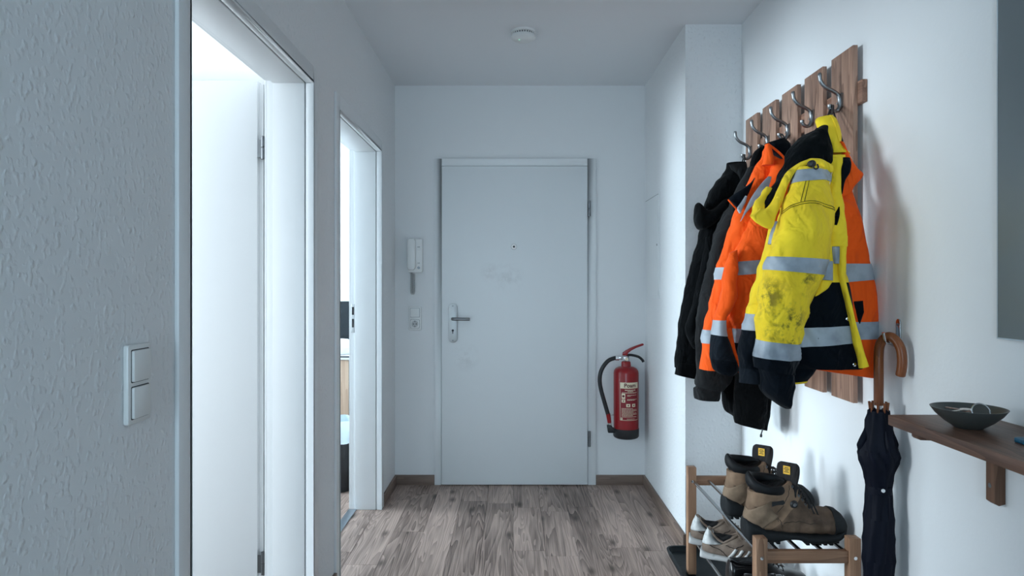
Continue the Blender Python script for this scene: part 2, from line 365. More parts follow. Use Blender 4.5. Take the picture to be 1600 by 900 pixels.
# ------------------------------------------------------------------ the shell
XL, XR, XP = -.742, 1.094, .824         # hallway left wall, right wall, pillar side
YB, YP = 4.28, 3.27                     # end wall, pillar front
CEI = 2.5
WL = -.905                              # far face of the left wall
D1 = (1.557, 2.503); D2 = (2.889, 3.80) # clear openings of the two side doorways
DZ = 1.993
def S(name, m, *bs, bevel=0, **k):
    mb = MB()
    for b in bs: mb.box(*b)
    o = mb.build(name, m, None, bevel=bevel, smooth=False); o['kind'] = 'structure'; return o
R1, R2 = 1.2+DZ*0, 0
e = .013
S('wall_left', M['wall'], (WL, XL, -2.6, D1[0]-e, 0, CEI), (WL, XL, D1[0]-e, D1[1]+e, DZ+e, CEI), (WL, XL, D1[1]+e, D2[0]-e, 0, CEI),
  (WL, XL, D2[0]-e, D2[1]+e, DZ+e, CEI), (WL, XL, D2[1]+e, YB+.15, 0, CEI))
S('wall_back', M['wall_flat'], (XL, -.48, YB, YB+.15, 0, CEI), (-.48, .50, YB, YB+.15, 2.03, CEI), (.50, XR+.1, YB, YB+.15, 0, CEI), (-.48, .50, YB+.06, YB+.15, 0, 2.03))
S('wall_pillar', M['wall'], (XP, XR+.1, YP, YB, 0, CEI))
S('wall_right', M['wall_smear'], (XR, XR+.1, -2.6, YP, 0, CEI))
S('wall_front', M['wall_flat'], (WL, XR+.1, -2.7, -2.6, 0, CEI))
S('ceiling', M['ceiling'], (-5.8, XR+.1, -2.7, 6.2, CEI, CEI+.1))
fl = S('floor', M['floor_dark'], (-5.8, XR+.1, -2.7, 6.2, -.06, -.004))
# side rooms
S('wall_partition', M['room_white'], (-5.8, WL, 2.66, 2.78, 0, CEI))
S('wall_near_room', M['room_white'], (-5.8, WL, -.9, -.8, 0, CEI))
S('wall_far_room', M['wall_flat'], (-5.8, WL, 5.6, 5.7, 0, CEI))
S('wall_outer', M['room_white'], (-5.8, -5.65, -.9, .05, 0, CEI), (-5.8, -5.65, .05, 1.95, 0, .75), (-5.8, -5.65, .05, 1.95, 2.35, CEI), (-5.8, -5.65, 1.95, 3.5, 0, CEI),
  (-5.8, -5.65, 3.5, 4.9, 0, .75), (-5.8, -5.65, 3.5, 4.9, 2.35, CEI), (-5.8, -5.65, 4.9, 5.7, 0, CEI))
S('wall_far_side', M['wall_flat'], (-.905, -.80, YB+.15, 5.6, 0, CEI))
for i, (a, b) in enumerate(((.05, 1.95), (3.5, 4.9))):
    wn = thing('window_%d' % (i+1), loc=(-5.72, (a+b)/2, .75), kind='structure')
    for bb in ((a, a+.06, .75, 2.35), (b-.06, b, .75, 2.35), (a+.06, b-.06, .75, .81), (a+.06, b-.06, 2.29, 2.35), ((a+b)/2-.04, (a+b)/2+.04, .81, 2.29)):
        box('sash', M['lacquer'], wn, -5.75, -5.68, *bb)
    box('pane', M['glass'], wn, -5.722, -5.716, a+.06, b-.06, .81, 2.29, bevel=0)
# floor planks
PW = .152
col = 0; x = -1.52
planks = []
while x < XR:
    x1 = min(x+PW, XR)
    y = -.2 - random.random()*.9 if x > XL-.16 else 2.9 - random.random()*.5
    yend = YB if x > XL-.1 else 5.55
    while y < yend:
        L = random.choice((.62, .92, 1.1, 1.28)); y1 = min(y+L, yend)
        xe0, xe1 = x, x1
        if y1 > 3.27 and x1 > XP: 
            if x > XP: y1 = min(y1, YP)
            else: xe1 = XP if y >= YP else x1
        if y1-y > .03 and xe1-xe0 > .02 and not (x > XP and y >= YP) and y1 > .4:
            planks.append((xe0, xe1, max(y, .2), y1))
        y += L
        if x > XP and y >= YP: break
    x += PW
for a, b, c, d in planks:
    o = MB().box(a+.0006, b-.0006, c+.0006, d-.0006, -.004, .001 if False else 0.0).build('plank', M['floor'], fl, bevel=.0008, seg=1)

# skirting
def skirt(name, m, *b): box(name, m, None, *b, bevel=.003, kind='structure')
skirt('baseboard_back', M['skirt_x'], XL, -.493, YB-.014, YB, 0, .062)
skirt('baseboard_back_right', M['skirt_x'], .517, XP, YB-.014, YB, 0, .062)
skirt('baseboard_left', M['skirt'], XL, XL+.014, 3.864, YB-.014, 0, .062)
skirt('baseboard_left_middle', M['skirt'], XL, XL+.014, 2.566, 2.826, 0, .062)
skirt('baseboard_left_near', M['skirt'], XL, XL+.014, -2.6, 1.494, 0, .062)
skirt('baseboard_pillar', M['skirt'], XP-.014, XP, YP-.014, YB-.014, 0, .062)
skirt('baseboard_pillar_front', M['skirt_x'], XP, XR, YP-.014, YP, 0, .062)
skirt('baseboard_right', M['skirt'], XR-.014, XR, -2.6, YP-.014, 0, .062)

# frames of the side doorways
def doorframe(n, y0, y1):
    t = thing('trim_%d' % n, loc=(XL, (y0+y1)/2, 0), kind='structure')
    L = M['lacquer']; xi, xo = -.882, -.7655; zc = .0
    for s, y in ((1, y1), (-1, y0)):
        box('lining', L, t, xi, xo, y, y+s*.018, 0, DZ+.018, bevel=.0015)
        box('rebate', L, t, WL-.003, xi, y+s*.0125, y+s*.03, 0, DZ+.03, bevel=.0015)
        MB().box(-.7610, -.7315, y+s*.0012, y+s*.0125, 0, DZ+.0012).box(XL, -.7315, y+s*.0012, y+s*.062, 0, DZ+.062).build('casing', L, t, bevel=.002)
        box('room_casing', L, t, WL-.012, WL, y+s*.0135, y+s*.075, 0, DZ+.075, bevel=.002)
    box('head_lining', L, t, xi, xo, y0, y1, DZ, DZ+.018, bevel=.0015)
    box('head_rebate', L, t, WL-.003, xi, y0-.0125, y1+.0125, DZ+.0125, DZ+.03, bevel=.0015)
    MB().box(-.7610, -.7315, y0-.0012, y1+.0012, DZ+.0012, DZ+.0125).box(XL, -.7315, y0-.0012, y1+.0012, DZ+.0012, DZ+.062).build('head_casing', L, t, bevel=.002)
    box('head_room_casing', L, t, WL-.012, WL, y0-.0135, y1+.0135, DZ+.0135, DZ+.075, bevel=.002)
    box('threshold_strip', M['alu'], t, WL-.012, -.872, y0+.001, y1-.001, 0.0005, .005, bevel=.0015)
    return t
t1 = doorframe(1, *D1); t2 = doorframe(2, *D2)
# strike plate on the far doorway's rebate
sp = MB().box(-.9035, -.8855, 3.8110, 3.8128, .985, 1.145).build('strike_plate', M['steel'], t2, bevel=.0005)
for a, b in ((1.085, 1.128), (1.015, 1.062)): box('strike_hole', M['socket_dark'], sp, -.9000, -.8890, 3.8100, 3.8112, a, b, bevel=0)
# open door leaf in the near side room
d2 = thing('door_2', loc=(-.94, 2.53, 0), kind='structure')
MB().box(-1.80, -.945, 2.522, 2.560, .008, 2.008).box(-1.795, -.930, 2.5405, 2.560, .008, 2.00).build('leaf', M['leaf_white'], d2, bevel=.002)
for z in (1.76, .225):
    hg = MB().lathe([(.0075, z-.042), (.0075, z-.002)], (-.9235, 2.522, 0), 14).lathe([(.0075, z+.002), (.0075, z+.042)], (-.9235, 2.522, 0), 14).box(-.945, -.9235, 2.5212, 2.5232, z-.035, z+.03).build('hinge', M['hinge'], d2)
MB().lathe([(.010, -.012), (.010, .05)], (-1.72, 2.51, 1.05), 14, 'y').tube([(-1.72, 2.472, 1.05), (-1.61, 2.472, 1.05)], .009).build('door_handle', M['steel'], d2)

# entrance door
d1 = thing('door_1', loc=(0, YB, 0), kind='structure')
yf = YB-.012
MB().box(-.493, -.449, yf, YB+.06, 0, 2.042).box(.465, .517, yf, YB+.06, 0, 2.042).box(-.449, .465, yf, YB+.06, 1.994, 2.042).build('frame', M['lacquer'], d1, bevel=.003)
lf = box('leaf', M['door'], d1, -.4465, .4625, YB-.026, YB+.02, .006, 1.9915, bevel=.003)
for z in (1.728, .291):
    MB().lathe([(.009, z-.048), (.009, z-.001)], (.474, YB-.022, 0), 14).lathe([(.009, z+.001), (.009, z+.048)], (.474, YB-.022, 0), 14).build('hinge', M['hinge'], d1)
hp = MB().prism(rbox(-.403, -.347, .892, 1.135, .027, 8), YB-.034, YB-.026).build('handle_plate', M['satin'], d1, bevel=.002)
MB().tube(smoothpts([(-.376, YB-.03, 1.041), (-.376, YB-.062, 1.041), (-.368, YB-.073, 1.041), (-.345, YB-.077, 1.041), (-.268, YB-.075, 1.040)], 5), .0095, 12).build('lever', M['hook'], hp)
MB().lathe([(.0075, 0), (.0075, .002)], (-.376, YB-.0335, .968), 12, 'y').box(-.3785, -.3735, YB-.0357, YB-.0335, .948, .968).build('keyhole', M['socket_dark'], hp)
for z in (1.120, .906): MB().lathe([(.0045, 0), (.0045, .002)], (-.376, YB-.0335, z), 10, 'y').build('screw', M['hinge'], hp)
ph = MB().lathe([(.0165, 0), (.0165, .003), (.013, .0055), (.006, .0058)], (.004, YB-.026, 1.489), 24, 'y').build('peephole', M['highlight_white'], d1)
MB().lathe([(.0182, 0), (.0182, .0012)], (.004, YB-.026, 1.489), 24, 'y').build('ring', M['cord_grey'], ph)
MB().lathe([(.0066, 0), (.0066, .0012)], (.004, YB-.0316, 1.489), 14, 'y').build('lens', M['socket_dark'], ph)
add_mottle(M['door'], (.80, .83, .845), (.80, .83, .845), 3)
stains(M['door'], [((-.03, -.02, 1.30), .11), ((-.15, -.02, 1.33), .07), ((-.30, -.02, .80), .10)], (.70, .72, .73), 14)

# ------------------------------------------------------------------ coat rack
rk = thing('coat_rack', 'walnut slatted wall coat rack with five hooks above the shoe rack', 'coat rack', (XR-.02, 2.62, .88))
XF = 1.062
for z in (1.82, 1.01): box('batten', M['walnut_y'], rk, XF+.014, XR-.0005, 2.108, 3.135, z, z+.07)
def hook(yc):
    # cast double hook: a strap on the board, a long upper prong and a short lower one
    zc = 1.85
    mb = MB()
    path = smoothpts([(XF-.072, yc, zc+.088), (XF-.068, yc, zc+.062), (XF-.052, yc, zc+.042), (XF-.028, yc, zc+.030), (XF-.012, yc, zc+.018), (XF-.006, yc, zc), (XF-.007, yc, zc-.022), (XF-.016, yc, zc-.034), (XF-.028, yc, zc-.034), (XF-.037, yc, zc-.026), (XF-.040, yc, zc-.014)], 5)
    n = len(path); rs = []
    for i in range(n):
        t = i/(n-1); r = .0062
        if t < .06: r = .0058+.0016*math.sin(PI*t/.12)
        if .45 < t < .70: r = .0075
        if t > .93: r = .0074
        rs.append(r)
    mb.tube(path, rs, 12)
    mb.box(XF-.006, XF, yc-.010, yc+.010, zc-.022, zc+.022)
    return mb
for i in range(5):
    yn = 2.134+.21*i; bd = box('board', M['walnut'], rk, XF, XF+.015, yn, yn+.147, .884, 2.004, bevel=.0015)
    hk = hook(yn+.0735).build('hook', M['hook'], rk)
    for dz in (.012, -.010): MB().lathe([(.0035, 0), (.0035, .002)], (0, 0, 0), 10, 'x').xform(Matrix.Translation((XF-.0162, yn+.0735, 1.85+dz))).build('screw', M['chrome'], hk)

# ------------------------------------------------------------------ coats
def z1(x, y): return (1130+x/4.2875, 60+y/4.2875)
def z2(x, y): return (1040+x/4.737, 230+y/4.737)
def z3(x, y): return (1160+x/4.5, 170+y/4.5)
def z4(x, y): return (1160+x/3.913, 370+y/3.913)
def z5(x, y): return (1040+x/4.5, 400+y/4.5)
def z6(x, y): return (1050+x/5.296, 530+y/5.296)
def fx(x, y): return (x, y)
def piece(conv, rows, dep, xmax=1.045, **k):
    """rows: ((left x, y), (right x, y), half thickness[, depth]) measured on one crop; dep(v) gives the distance of the cloth's middle"""
    st = []
    for r in rows:
        a, b = conv(*r[0]), conv(*r[1]); d = r[3] if len(r) > 3 else None
        da = d if d else dep(a[1]); db = d if d else dep(b[1])
        P0, P1 = W(a[0], a[1], da), W(b[0], b[1], db)
        P1.x = min(P1.x, xmax); st.append((P0, P1, r[2]))
    return Loft(st, **k)
def loop(parent, hookpt, to, r=.003, m='black', d=None):
    h = Vector(hookpt); q = Vector(to)
    pts = [q+V(0, .012, 0), (q+h)/2+V(0, .014, 0), h+V(0, .008, .004), h+V(0, -.004, .006), (q+h)/2+V(0, -.012, 0), q+V(0, -.012, 0)]
    return tube('hanging_loop', M[m], parent, smoothpts(pts, 5), r, 8)
HX, HZ = XF-.030, 1.826           # where loops sit on the lower prongs
HY = [2.2075+.21*i for i in range(5)]

# --- yellow hi-vis jacket (nearest)
yj = thing('yellow_jacket', 'yellow high-visibility work jacket with hood, grimy sleeve and grey reflective bands, nearest on the rack', 'jacket', (.95, 2.08, 1.0))
def dy(v): return 2.12 - .15*min(1, max(0, (v-185)/170))
dsl = lambda v: dy(v)-.055
dbd = lambda v: dy(v)+.02
hl = piece(z3, [((545,118),(600,110),.02),((500,150),(575,170),.04),((440,185),(590,240),.05),((370,250),(612,330),.055),((320,325),(618,395),.055),((275,410),(520,420),.05),((230,500),(350,480),.045),((172,610),(262,600),.035),((140,685),(215,670),.026),((136,715),(170,712),.012)], lambda v: dy(v)-.008, fold=.008, seed=3, back=.35)
hl.mesh('hood_lining', M['lining'], yj)
br = piece(z3, [((128,700),(60,760),.006),((160,705),(110,806),.009),((205,655),(200,842),.011),((250,560),(240,742),.012),((285,485),(285,640),.012),((335,425),(325,525),.012),((400,378),(375,440),.012),((470,350),(445,400),.012),((540,350),(522,398),.012),((595,380),(585,437),.012),((628,400),(628,448),.010)], lambda v: dy(v)-.062, fold=.005, seed=4, ex=2)
br.mesh('hood_brim', M['yellow'], yj, n=70)
fold2 = piece(z3, [((172,548),(205,560),.006),((122,610),(170,620),.010),((82,690),(138,710),.010),((60,756),(120,780),.009)], lambda v: dy(v)-.02, fold=.010, fs=(40,40,60), seed=5)
fold2.mesh('hood_gather', M['yellow'], yj)
hn = piece(z3, [((535,62),(622,48),.012),((522,85),(645,80),.022),((530,130),(662,130),.028),((555,200),(678,200),.030),((580,260),(690,268),.032),((600,318),(735,325),.036)], lambda v: dy(v)-.012, fold=.006, seed=6, back=.5)
hn.mesh('hood_crown', M['yellow'], yj)
MB().tube([hn.S(.2+4.6*i/30, PI*.42, .001) for i in range(31)], .0013, 6).build('seam', M['yellow'], yj)
pk = piece(z3, [((590,330),(735,330),.02),((610,400),(700,400),.022),((612,470),(688,470),.022),((602,560),(682,560),.022),((600,660),(700,660),.022),((598,760),(714,760),.022),((600,860),(718,860),.02),((601,925),(722,925),.02)], lambda v: dy(v)-.03, fold=.006, seed=7)
pk.mesh('front_placket', M['yellow'], yj)
pk2 = piece(z4, [((528,-5),(632,-5),.02),((530,60),(630,60),.02)], lambda v: dy(v)-.03, fold=.004, seed=7, lin=True)
pk2.mesh('placket_lower', M['yellow'], yj)
pk3 = piece(z4, [((530,62),(594,62),.02),((540,165),(592,165),.02)], lambda v: dy(v)-.032, lin=True)
pk3.mesh('reflective_band', M['reflect'], yj)
edge = piece(z4, [((588,55),(632,55),.012),((588,120),(630,120),.012),((586,190),(626,190),.012),((588,250),(624,250),.012),((610,320),(638,320),.012),((635,420),(664,420),.012),((655,520),(688,520),.012),((678,640),(722,640),.012),((702,740),(752,740),.012),((712,803),(768,790),.012)], lambda v: dy(v)-.046, fold=.003, seed=8)
edge.mesh('zip_facing', M['yellow'], yj, n=50)
cl = piece(z3, [((695,345),(748,350),.014),((685,400),(753,400),.02),((685,460),(742,455),.02),((690,520),(712,515),.012),((688,600),(700,600),.006)], lambda v: dy(v)-.04, fold=.003, seed=9)
cl.mesh('inner_collar', M['navy'], yj)
# zip pull + placket pocket slit
sl = piece(z3, [((672,690),(680,690),.006),((650,740),(682,740),.008),((645,790),(670,795),.008),((648,815),(662,818),.005)], lambda v: dy(v)-.052)
sl.mesh('pocket_slit', M['lining'], yj)
MB().tube(smoothpts([W(*z3(628, 440), 1.99), W(*z3(612, 520), 1.975), W(*z3(600, 640), 1.965), W(*z3(602, 760), 1.96)], 6), .0022, 8).build('zipper', M['chrome'], yj)
# body
bdy = piece(z4, [((300,-340),(560,-330),.03),((250,-180),(575,-180),.05),((190,0),(600,0),.06),((130,200),(612,200),.06),((300,262),(625,262),.06),((300,400),(655,410),.06),((300,565),(668,545),.058),((300,672),(680,640),.056),((300,760),(698,755),.052),((310,800),(712,803),.045)], dbd, fold=.009, seed=10, back=.45)
bdy.mesh('body_upper', M['yellow'], yj, 1.0, 4.15)
bdy.mesh('body_lower', M['navy'], yj, 4.15, 9)
bdy.mesh('reflective_band', M['reflect'], yj, 5.92, 6.98, .0022, n=14, m=44)
ub = piece(z4, [((470,150),(548,150),.02),((470,262),(548,268),.02)], lambda v: dy(v)-.04, lin=True); ub.mesh('reflective_band', M['reflect'], yj)
wd = piece(z4, [((455,268),(548,268),.02),((445,330),(525,310),.016),((440,365),(470,350),.008)], lambda v: dy(v)-.036); wd.mesh('side_gusset', M['yellow'], yj)
fl2 = piece(z4, [((300,770),(470,770),.03),((290,840),(430,830),.03),((300,880),(400,870),.02),((306,900),(392,890),.012)], lambda v: dy(v)+.03, fold=.004, seed=11)
fl2.mesh('inner_hem', M['navy'], yj, 0, 2.3); fl2.mesh('hem_tab', M['yellow'], yj, 2.3, 3, .001)
# near sleeve
sv = piece(fx, [((1248,262),(1290,262),.03),((1240,284),(1297,280),.05),((1225,322),(1298,318),.062),((1213,365),(1297,360),.066),((1201,400),(1292,404),.068),((1194,424),(1284,432),.068),((1186,470),(1268,472),.066),((1181,510),(1255,515),.064),((1180,529),(1252,537),.063),((1179,555),(1246,562),.061),((1180,572),(1240,584),.054)], dsl, fold=.0095, N=(-.34, -.94, 0), seed=12, ex=2.2)
sl_o = sv.mesh('sleeve', M['yellow'], yj, 0, 8, n=60, m=48)
sv.mesh('shoulder_band', M['reflect'], yj, .35, 1.12, .002, n=10, m=40)
sv.mesh('reflective_band', M['reflect'], yj, 4.05, 4.92, .0022, n=10, m=44)
sv.mesh('reflective_band', M['reflect'], yj, 8, 9.02, .0012, n=10, m=44)
sv.mesh('sleeve_end', M['navy'], yj, 9, 10, .0, n=10, m=44)
for tt in (1.95, 2.03): MB().tube([sv.S(tt+.28*math.cos(a)**2, a, .0008) for a in [PI*(.06+.88*i/24) for i in range(25)]], .0008, 6).build('seam', M['navy'], yj)
for oo in (.0, .05): MB().tube([sv.S(1.1+.85*i/10, PI*(.55+oo), .0008) for i in range(11)], .0008, 6).build('seam', M['navy'], yj)
cf = piece(z6, [((735,215),(962,235),.045),((738,290),(1002,290),.046),((742,390),(1006,370),.044),((765,440),(1000,430),.040),((830,495),(992,485),.034),((895,540),(986,535),.028),((945,572),(978,565),.014)], lambda v: dy(v)-.03, fold=.007, seed=13)
cf.mesh('cuff', M['navy'], yj)
# far sleeve of the yellow jacket
sv2 = piece(z4, [((180,-60),(300,-60),.03),((150,40),(290,40),.04),((118,110),(260,110),.045),((92,220),(220,220),.045),((58,360),(190,360),.045),((36,470),(170,470),.045),((14,568),(160,572),.044),((2,650),(140,660),.042),((-6,720),(120,730),.038),((2,790),(120,800),.036),((0,830),(110,830),.04),((2,890),(105,892),.036)], lambda v: dy(v)+.01, fold=.009, seed=14)
sv2.mesh('sleeve', M['yellow'], yj, 0, 5); sv2.mesh('reflective_band', M['reflect'], yj, 5, 6, .001, n=10)
sv2.mesh('sleeve_end', M['navy'], yj, 6, 9.2); sv2.mesh('cuff', M['cuff'], yj, 9.2, 11)
sh = piece(z3, [((232,790),(250,800),.01),((200,870),(240,870),.014),((182,950),(230,960),.014)], lambda v: dy(v)-.03); sh.mesh('reflective_band', M['reflect'], yj)
# toggle on the hood
tgp = W(*z3(486, 388), 1.958)
MB().lathe([(.006, -.011), (.010, -.008), (.011, 0), (.010, .008), (.006, .011)], tgp, 14, 'y').tube(smoothpts([tgp+V(0, -.008, -.008), tgp+V(.006, -.012, -.016), tgp+V(.014, -.012, -.012), tgp+V(.013, -.008, -.002)], 5), .0022, 8).build('toggle', M['black'], yj)
for px, py in ((680, 777), (622, 502), (667, 600)):
    q = bdy.near(W(*z4(px, py), 1.95), .002)
    MB().lathe([(.0055, 0), (.0055, .002), (.003, .003)], q, 14, 'y').build('snap_button', M['chrome'], yj)
loop(yj, (HX, HY[0], HZ), W(*z3(608, 60), 2.12), .0035)
stains(M['yellow'], [(W(1194, 465, 1.85)-V(.95, 2.08, 1.0), .085), (W(1236, 505, 1.85)-V(.95, 2.08, 1.0), .08), (W(1242, 528, 1.85)-V(.95, 2.08, 1.0), .06), (W(1262, 440, 1.86)-V(.95, 2.08, 1.0), .05), (W(1205, 520, 1.85)-V(.95, 2.08, 1.0), .03)], lin(58, 56, 34), 30)

# --- orange jacket behind the yellow one
oj2 = thing('orange_jacket', 'orange high-visibility jacket half hidden behind the yellow jacket, against the wall', 'jacket', (1.03, 2.12, 1.0))
do = lambda v: 2.072
b2 = piece(z4, [((520,-560),(612,-560),.010,2.118),((500,-450),(640,-450),.013,2.112),((480,-265),(666,-265),.016,2.092),((430,-170),(690,-170),.032),((440,-60),(728,-60),.035),((440,20),(748,20),.036),((440,160),(770,160),.038),((440,290),(795,262),.038),((440,390),(808,390),.038),((440,520),(822,515),.038),((440,625),(833,620),.036),((430,740),(833,735),.034),((430,800),(805,850),.030),((470,815),(798,862),.02)], do, fold=.007, seed=20, xmax=1.2, back=.8)
b2.mesh('body', M['orange'], oj2, n=70)
b2.mesh('reflective_band', M['reflect'], oj2, 6.05, 7.0, .002, n=10, m=44); b2.mesh('reflective_band', M['reflect'], oj2, 9.0, 10.0, .002, n=10, m=44)
c2 = piece(z3, [((690,230),(712,255),.01),((705,330),(760,372),.016),((705,400),(800,425),.018),((700,480),(845,468),.018),((695,560),(782,545),.016),((695,620),(765,590),.01)], lambda v: 2.035, fold=.004, seed=21, xmax=1.2)
c2.mesh('collar', M['orange'], oj2)
p2 = piece(z4, [((655,395),(742,390),.012),((680,460),(735,460),.02),((700,530),(712,530),.012)], lambda v: do(v)-.030, lin=True); p2.mesh('pocket_patch', M['navy'], oj2)
loop(oj2, (HX, HY[0]+.012, HZ), W(*z3(690, 235), 2.10), .003)

# --- orange jacket in the middle of the rack
oj = thing('orange_jacket', 'orange high-visibility jacket with navy collar hanging between the charcoal coat and yellow jacket', 'jacket', (.90, 2.60, .95))
dm = lambda v: 2.62 - .07*min(1, max(0, (v-240)/200))
ob = piece(fx, [((1198,224),(1226,246),.02),((1186,250),(1229,262),.03),((1173,282),(1230,290),.045),((1157,312),(1228,318),.05),((1146,342),(1225,345),.052),((1137,372),(1222,372),.054),((1129,400),(1218,400),.055),((1122,418),(1214,418),.055),((1119,437),(1211,438),.055),((1107,490),(1204,490),.054),((1100,515),(1200,515),.054),((1099,536),(1196,536),.053),((1096,560),(1170,560),.05),((1095,577),(1165,580),.044)], lambda v: dm(v)+.015, fold=.009, seed=30)
ob.mesh('body', M['orange'], oj, n=70)
ob.mesh('reflective_band', M['reflect'], oj, 7.0, 8.0, .002, n=10, m=44); ob.mesh('reflective_band', M['reflect'], oj, 10, 11, .002, n=10, m=44)
os_ = piece(fx, [((1212,250),(1235,252),.02),((1203,280),(1238,280),.035),((1188,315),(1240,318),.045),((1172,345),(1238,350),.05),((1160,372),(1230,378),.052),((1150,392),(1222,396),.053),((1141,410),(1216,404),.054),((1139,431),(1212,425),.054),((1137,470),(1206,470),.053),((1142,500),(1202,500),.052),((1147,513),(1200,512),.051),((1149,535),(1196,534),.05),((1152,560),(1194,560),.046),((1160,585),(1190,590),.036)], lambda v: dm(v)-.045, fold=.010, seed=31)
os_.mesh('sleeve', M['orange'], oj, 0, 10, n=60); os_.mesh('reflective_band', M['reflect'], oj, 6.0, 7.0, .002, n=10, m=44); os_.mesh('reflective_band', M['reflect'], oj, 10, 11, .001, n=10)
os_.mesh('sleeve_end', M['navy'], oj, 11, 13)
ds = piece(fx, [((1160,322),(1180,312),.008),((1170,318),(1188,300),.010),((1180,306),(1199,288),.012),((1188,292),(1212,276),.012),((1196,284),(1222,270),.010)], lambda v: dm(v)-.075); 
dband = piece(z2, [((552,552),(590,490),.004),((600,440),(660,420),.004),((640,365),(715,390),.004),((700,280),(790,300),.004),((760,215),(850,235),.004)], lambda v: dm(v)-.062, fold=.003, seed=32); dband.mesh('shoulder_band', M['reflect'], oj)
dband2 = piece(z2, [((585,360),(603,366),.008),((560,400),(590,410),.010),((530,452),(575,440),.010),((545,490),(556,488),.006)], lambda v: dm(v)-.05); dband2.mesh('shoulder_band', M['reflect'], oj)
lap = piece(z2, [((640,265),(660,225),.010),((570,305),(640,280),.014),((510,345),(610,350),.016),((466,388),(575,405),.016),((500,425),(550,440),.012),((528,455),(535,458),.006)], lambda v: dm(v)-.04); lap.mesh('lapel', M['navy'], oj)
MB().tube(smoothpts([W(*z2(463, 388), 2.535), W(*z2(495, 425), 2.53), W(*z2(528, 460), 2.53)], 5), .003, 8).build('piping', M['orange'], oj)
oc = piece(z1, [((285,705),(405,668),.02),((300,735),(440,715),.034),((330,765),(435,755),.036),((385,800),(418,812),.02)], lambda v: 2.585, fold=.004, seed=33); oc.mesh('collar', M['navy'], oj)
of = piece(z1, [((282,710),(305,705),.01),((280,760),(320,740),.018),((275,810),(335,800),.02),((262,850),(330,850),.02)], lambda v: 2.545, fold=.003, seed=34); of.mesh('collar_facing', M['orange'], oj)
MB().tube(smoothpts([W(*z1(300, 708), 2.54), W(*z1(350, 745), 2.535), W(*z1(395, 785), 2.535), W(*z1(416, 815), 2.54)], 5), .0045, 8).build('piping', M['orange'], oj)
oa = piece(fx, [((1141,395),(1152,390),.012),((1132,430),(1150,430),.025),((1126,470),(1148,470),.032),((1117,500),(1133,500),.034),((1115,522),(1133,524),.034),((1114,540),(1140,540),.036),((1113,557),(1147,560),.038),((1115,575),(1150,578),.036),((1122,583),(1142,587),.026)], lambda v: dm(v)-.085, fold=.007, seed=35)
oa.mesh('sleeve', M['orange'], oj, 0, 3); oa.mesh('reflective_band', M['reflect'], oj, 3, 4.05, .001, n=8); oa.mesh('cuff', M['cuff'], oj, 4.05, 6.2); oa.mesh('cuff', M['navy'], oj, 6.2, 8)
og = piece(z5, [((415,510),(462,505),.012),((428,600),(480,600),.014),((462,690),(500,690),.014),((500,780),(535,745),.014),((520,792),(560,788),.01)], lambda v: dm(v)-.075); og.mesh('front_edge', M['orange'], oj)
loop(oj, (HX, HY[2], HZ), W(*z1(405, 672), 2.60), .003)
# --- charcoal jacket
cj = thing('charcoal_jacket', 'long charcoal and black fleece jacket with a hem cord, tucked behind the orange jacket', 'jacket', (.90, 2.82, .75))
dc = lambda v: 2.82 - .04*min(1, max(0, (v-300)/200))
cb = piece(fx, [((1189,231),(1202,236),.02),((1176,255),(1212,258),.03),((1168,285),(1215,285),.042),((1160,312),(1212,315),.05),((1145,350),(1208,350),.055),((1135,400),(1206,400),.055),((1128,470),(1204,470),.055),((1128,560),(1203,560),.055),((1129,606),(1203,606),.052),((1131,638),(1200,640),.046),((1148,652),(1196,668),.04),((1152,662),(1192,671),.028)], dc, fold=.008, seed=40)
cb.mesh('body', M['black_fleece'], cj, n=60)
cs = piece(fx, [((1168,262),(1186,258),.02),((1152,300),(1180,300),.035),((1136,330),(1170,335),.042),((1122,358),(1155,360),.045),((1109,400),(1145,402),.046),((1100,449),(1140,450),.046),((1093,493),(1138,495),.046),((1090,535),(1136,540),.046),((1088,570),(1140,575),.046),((1088,596),(1136,600),.045),((1090,604),(1124,610),.038),((1086,608),(1123,613),.038),((1088,623),(1121,626),.036)], lambda v: dc(v)-.045, fold=.010, seed=41)
cs.mesh('sleeve', M['charcoal'], cj, 0, 10, n=60); cs.mesh('cuff', M['charcoal'], cj, 10, 12)
cs2 = piece(fx, [((1150,560),(1200,560),.03),((1148,600),(1201,600),.034),((1149,645),(1196,648),.034),((1151,661),(1193,669),.028)], lambda v: dc(v)-.085, fold=.006, seed=42); cs2.mesh('sleeve', M['black_fleece'], cj)
cc = piece(fx, [((1190,228),(1200,230),.012),((1178,240),(1205,245),.02),((1170,268),(1195,272),.024),((1164,296),(1185,300),.022),((1158,312),(1176,318),.012)], lambda v: 2.775, fold=.004, seed=43); cc.mesh('collar', M['black_fleece'], cj)
MB().tube(smoothpts([W(1190, 666, 2.72), W(1191, 672, 2.715), W(1189.5, 678, 2.715), W(1189, 683, 2.715)], 4), [.0025]*9+[.005]*3+[.004], 8).build('hem_cord', M['black'], cj)
loop(cj, (HX, HY[3], HZ), W(1195, 232, 2.815), .003)
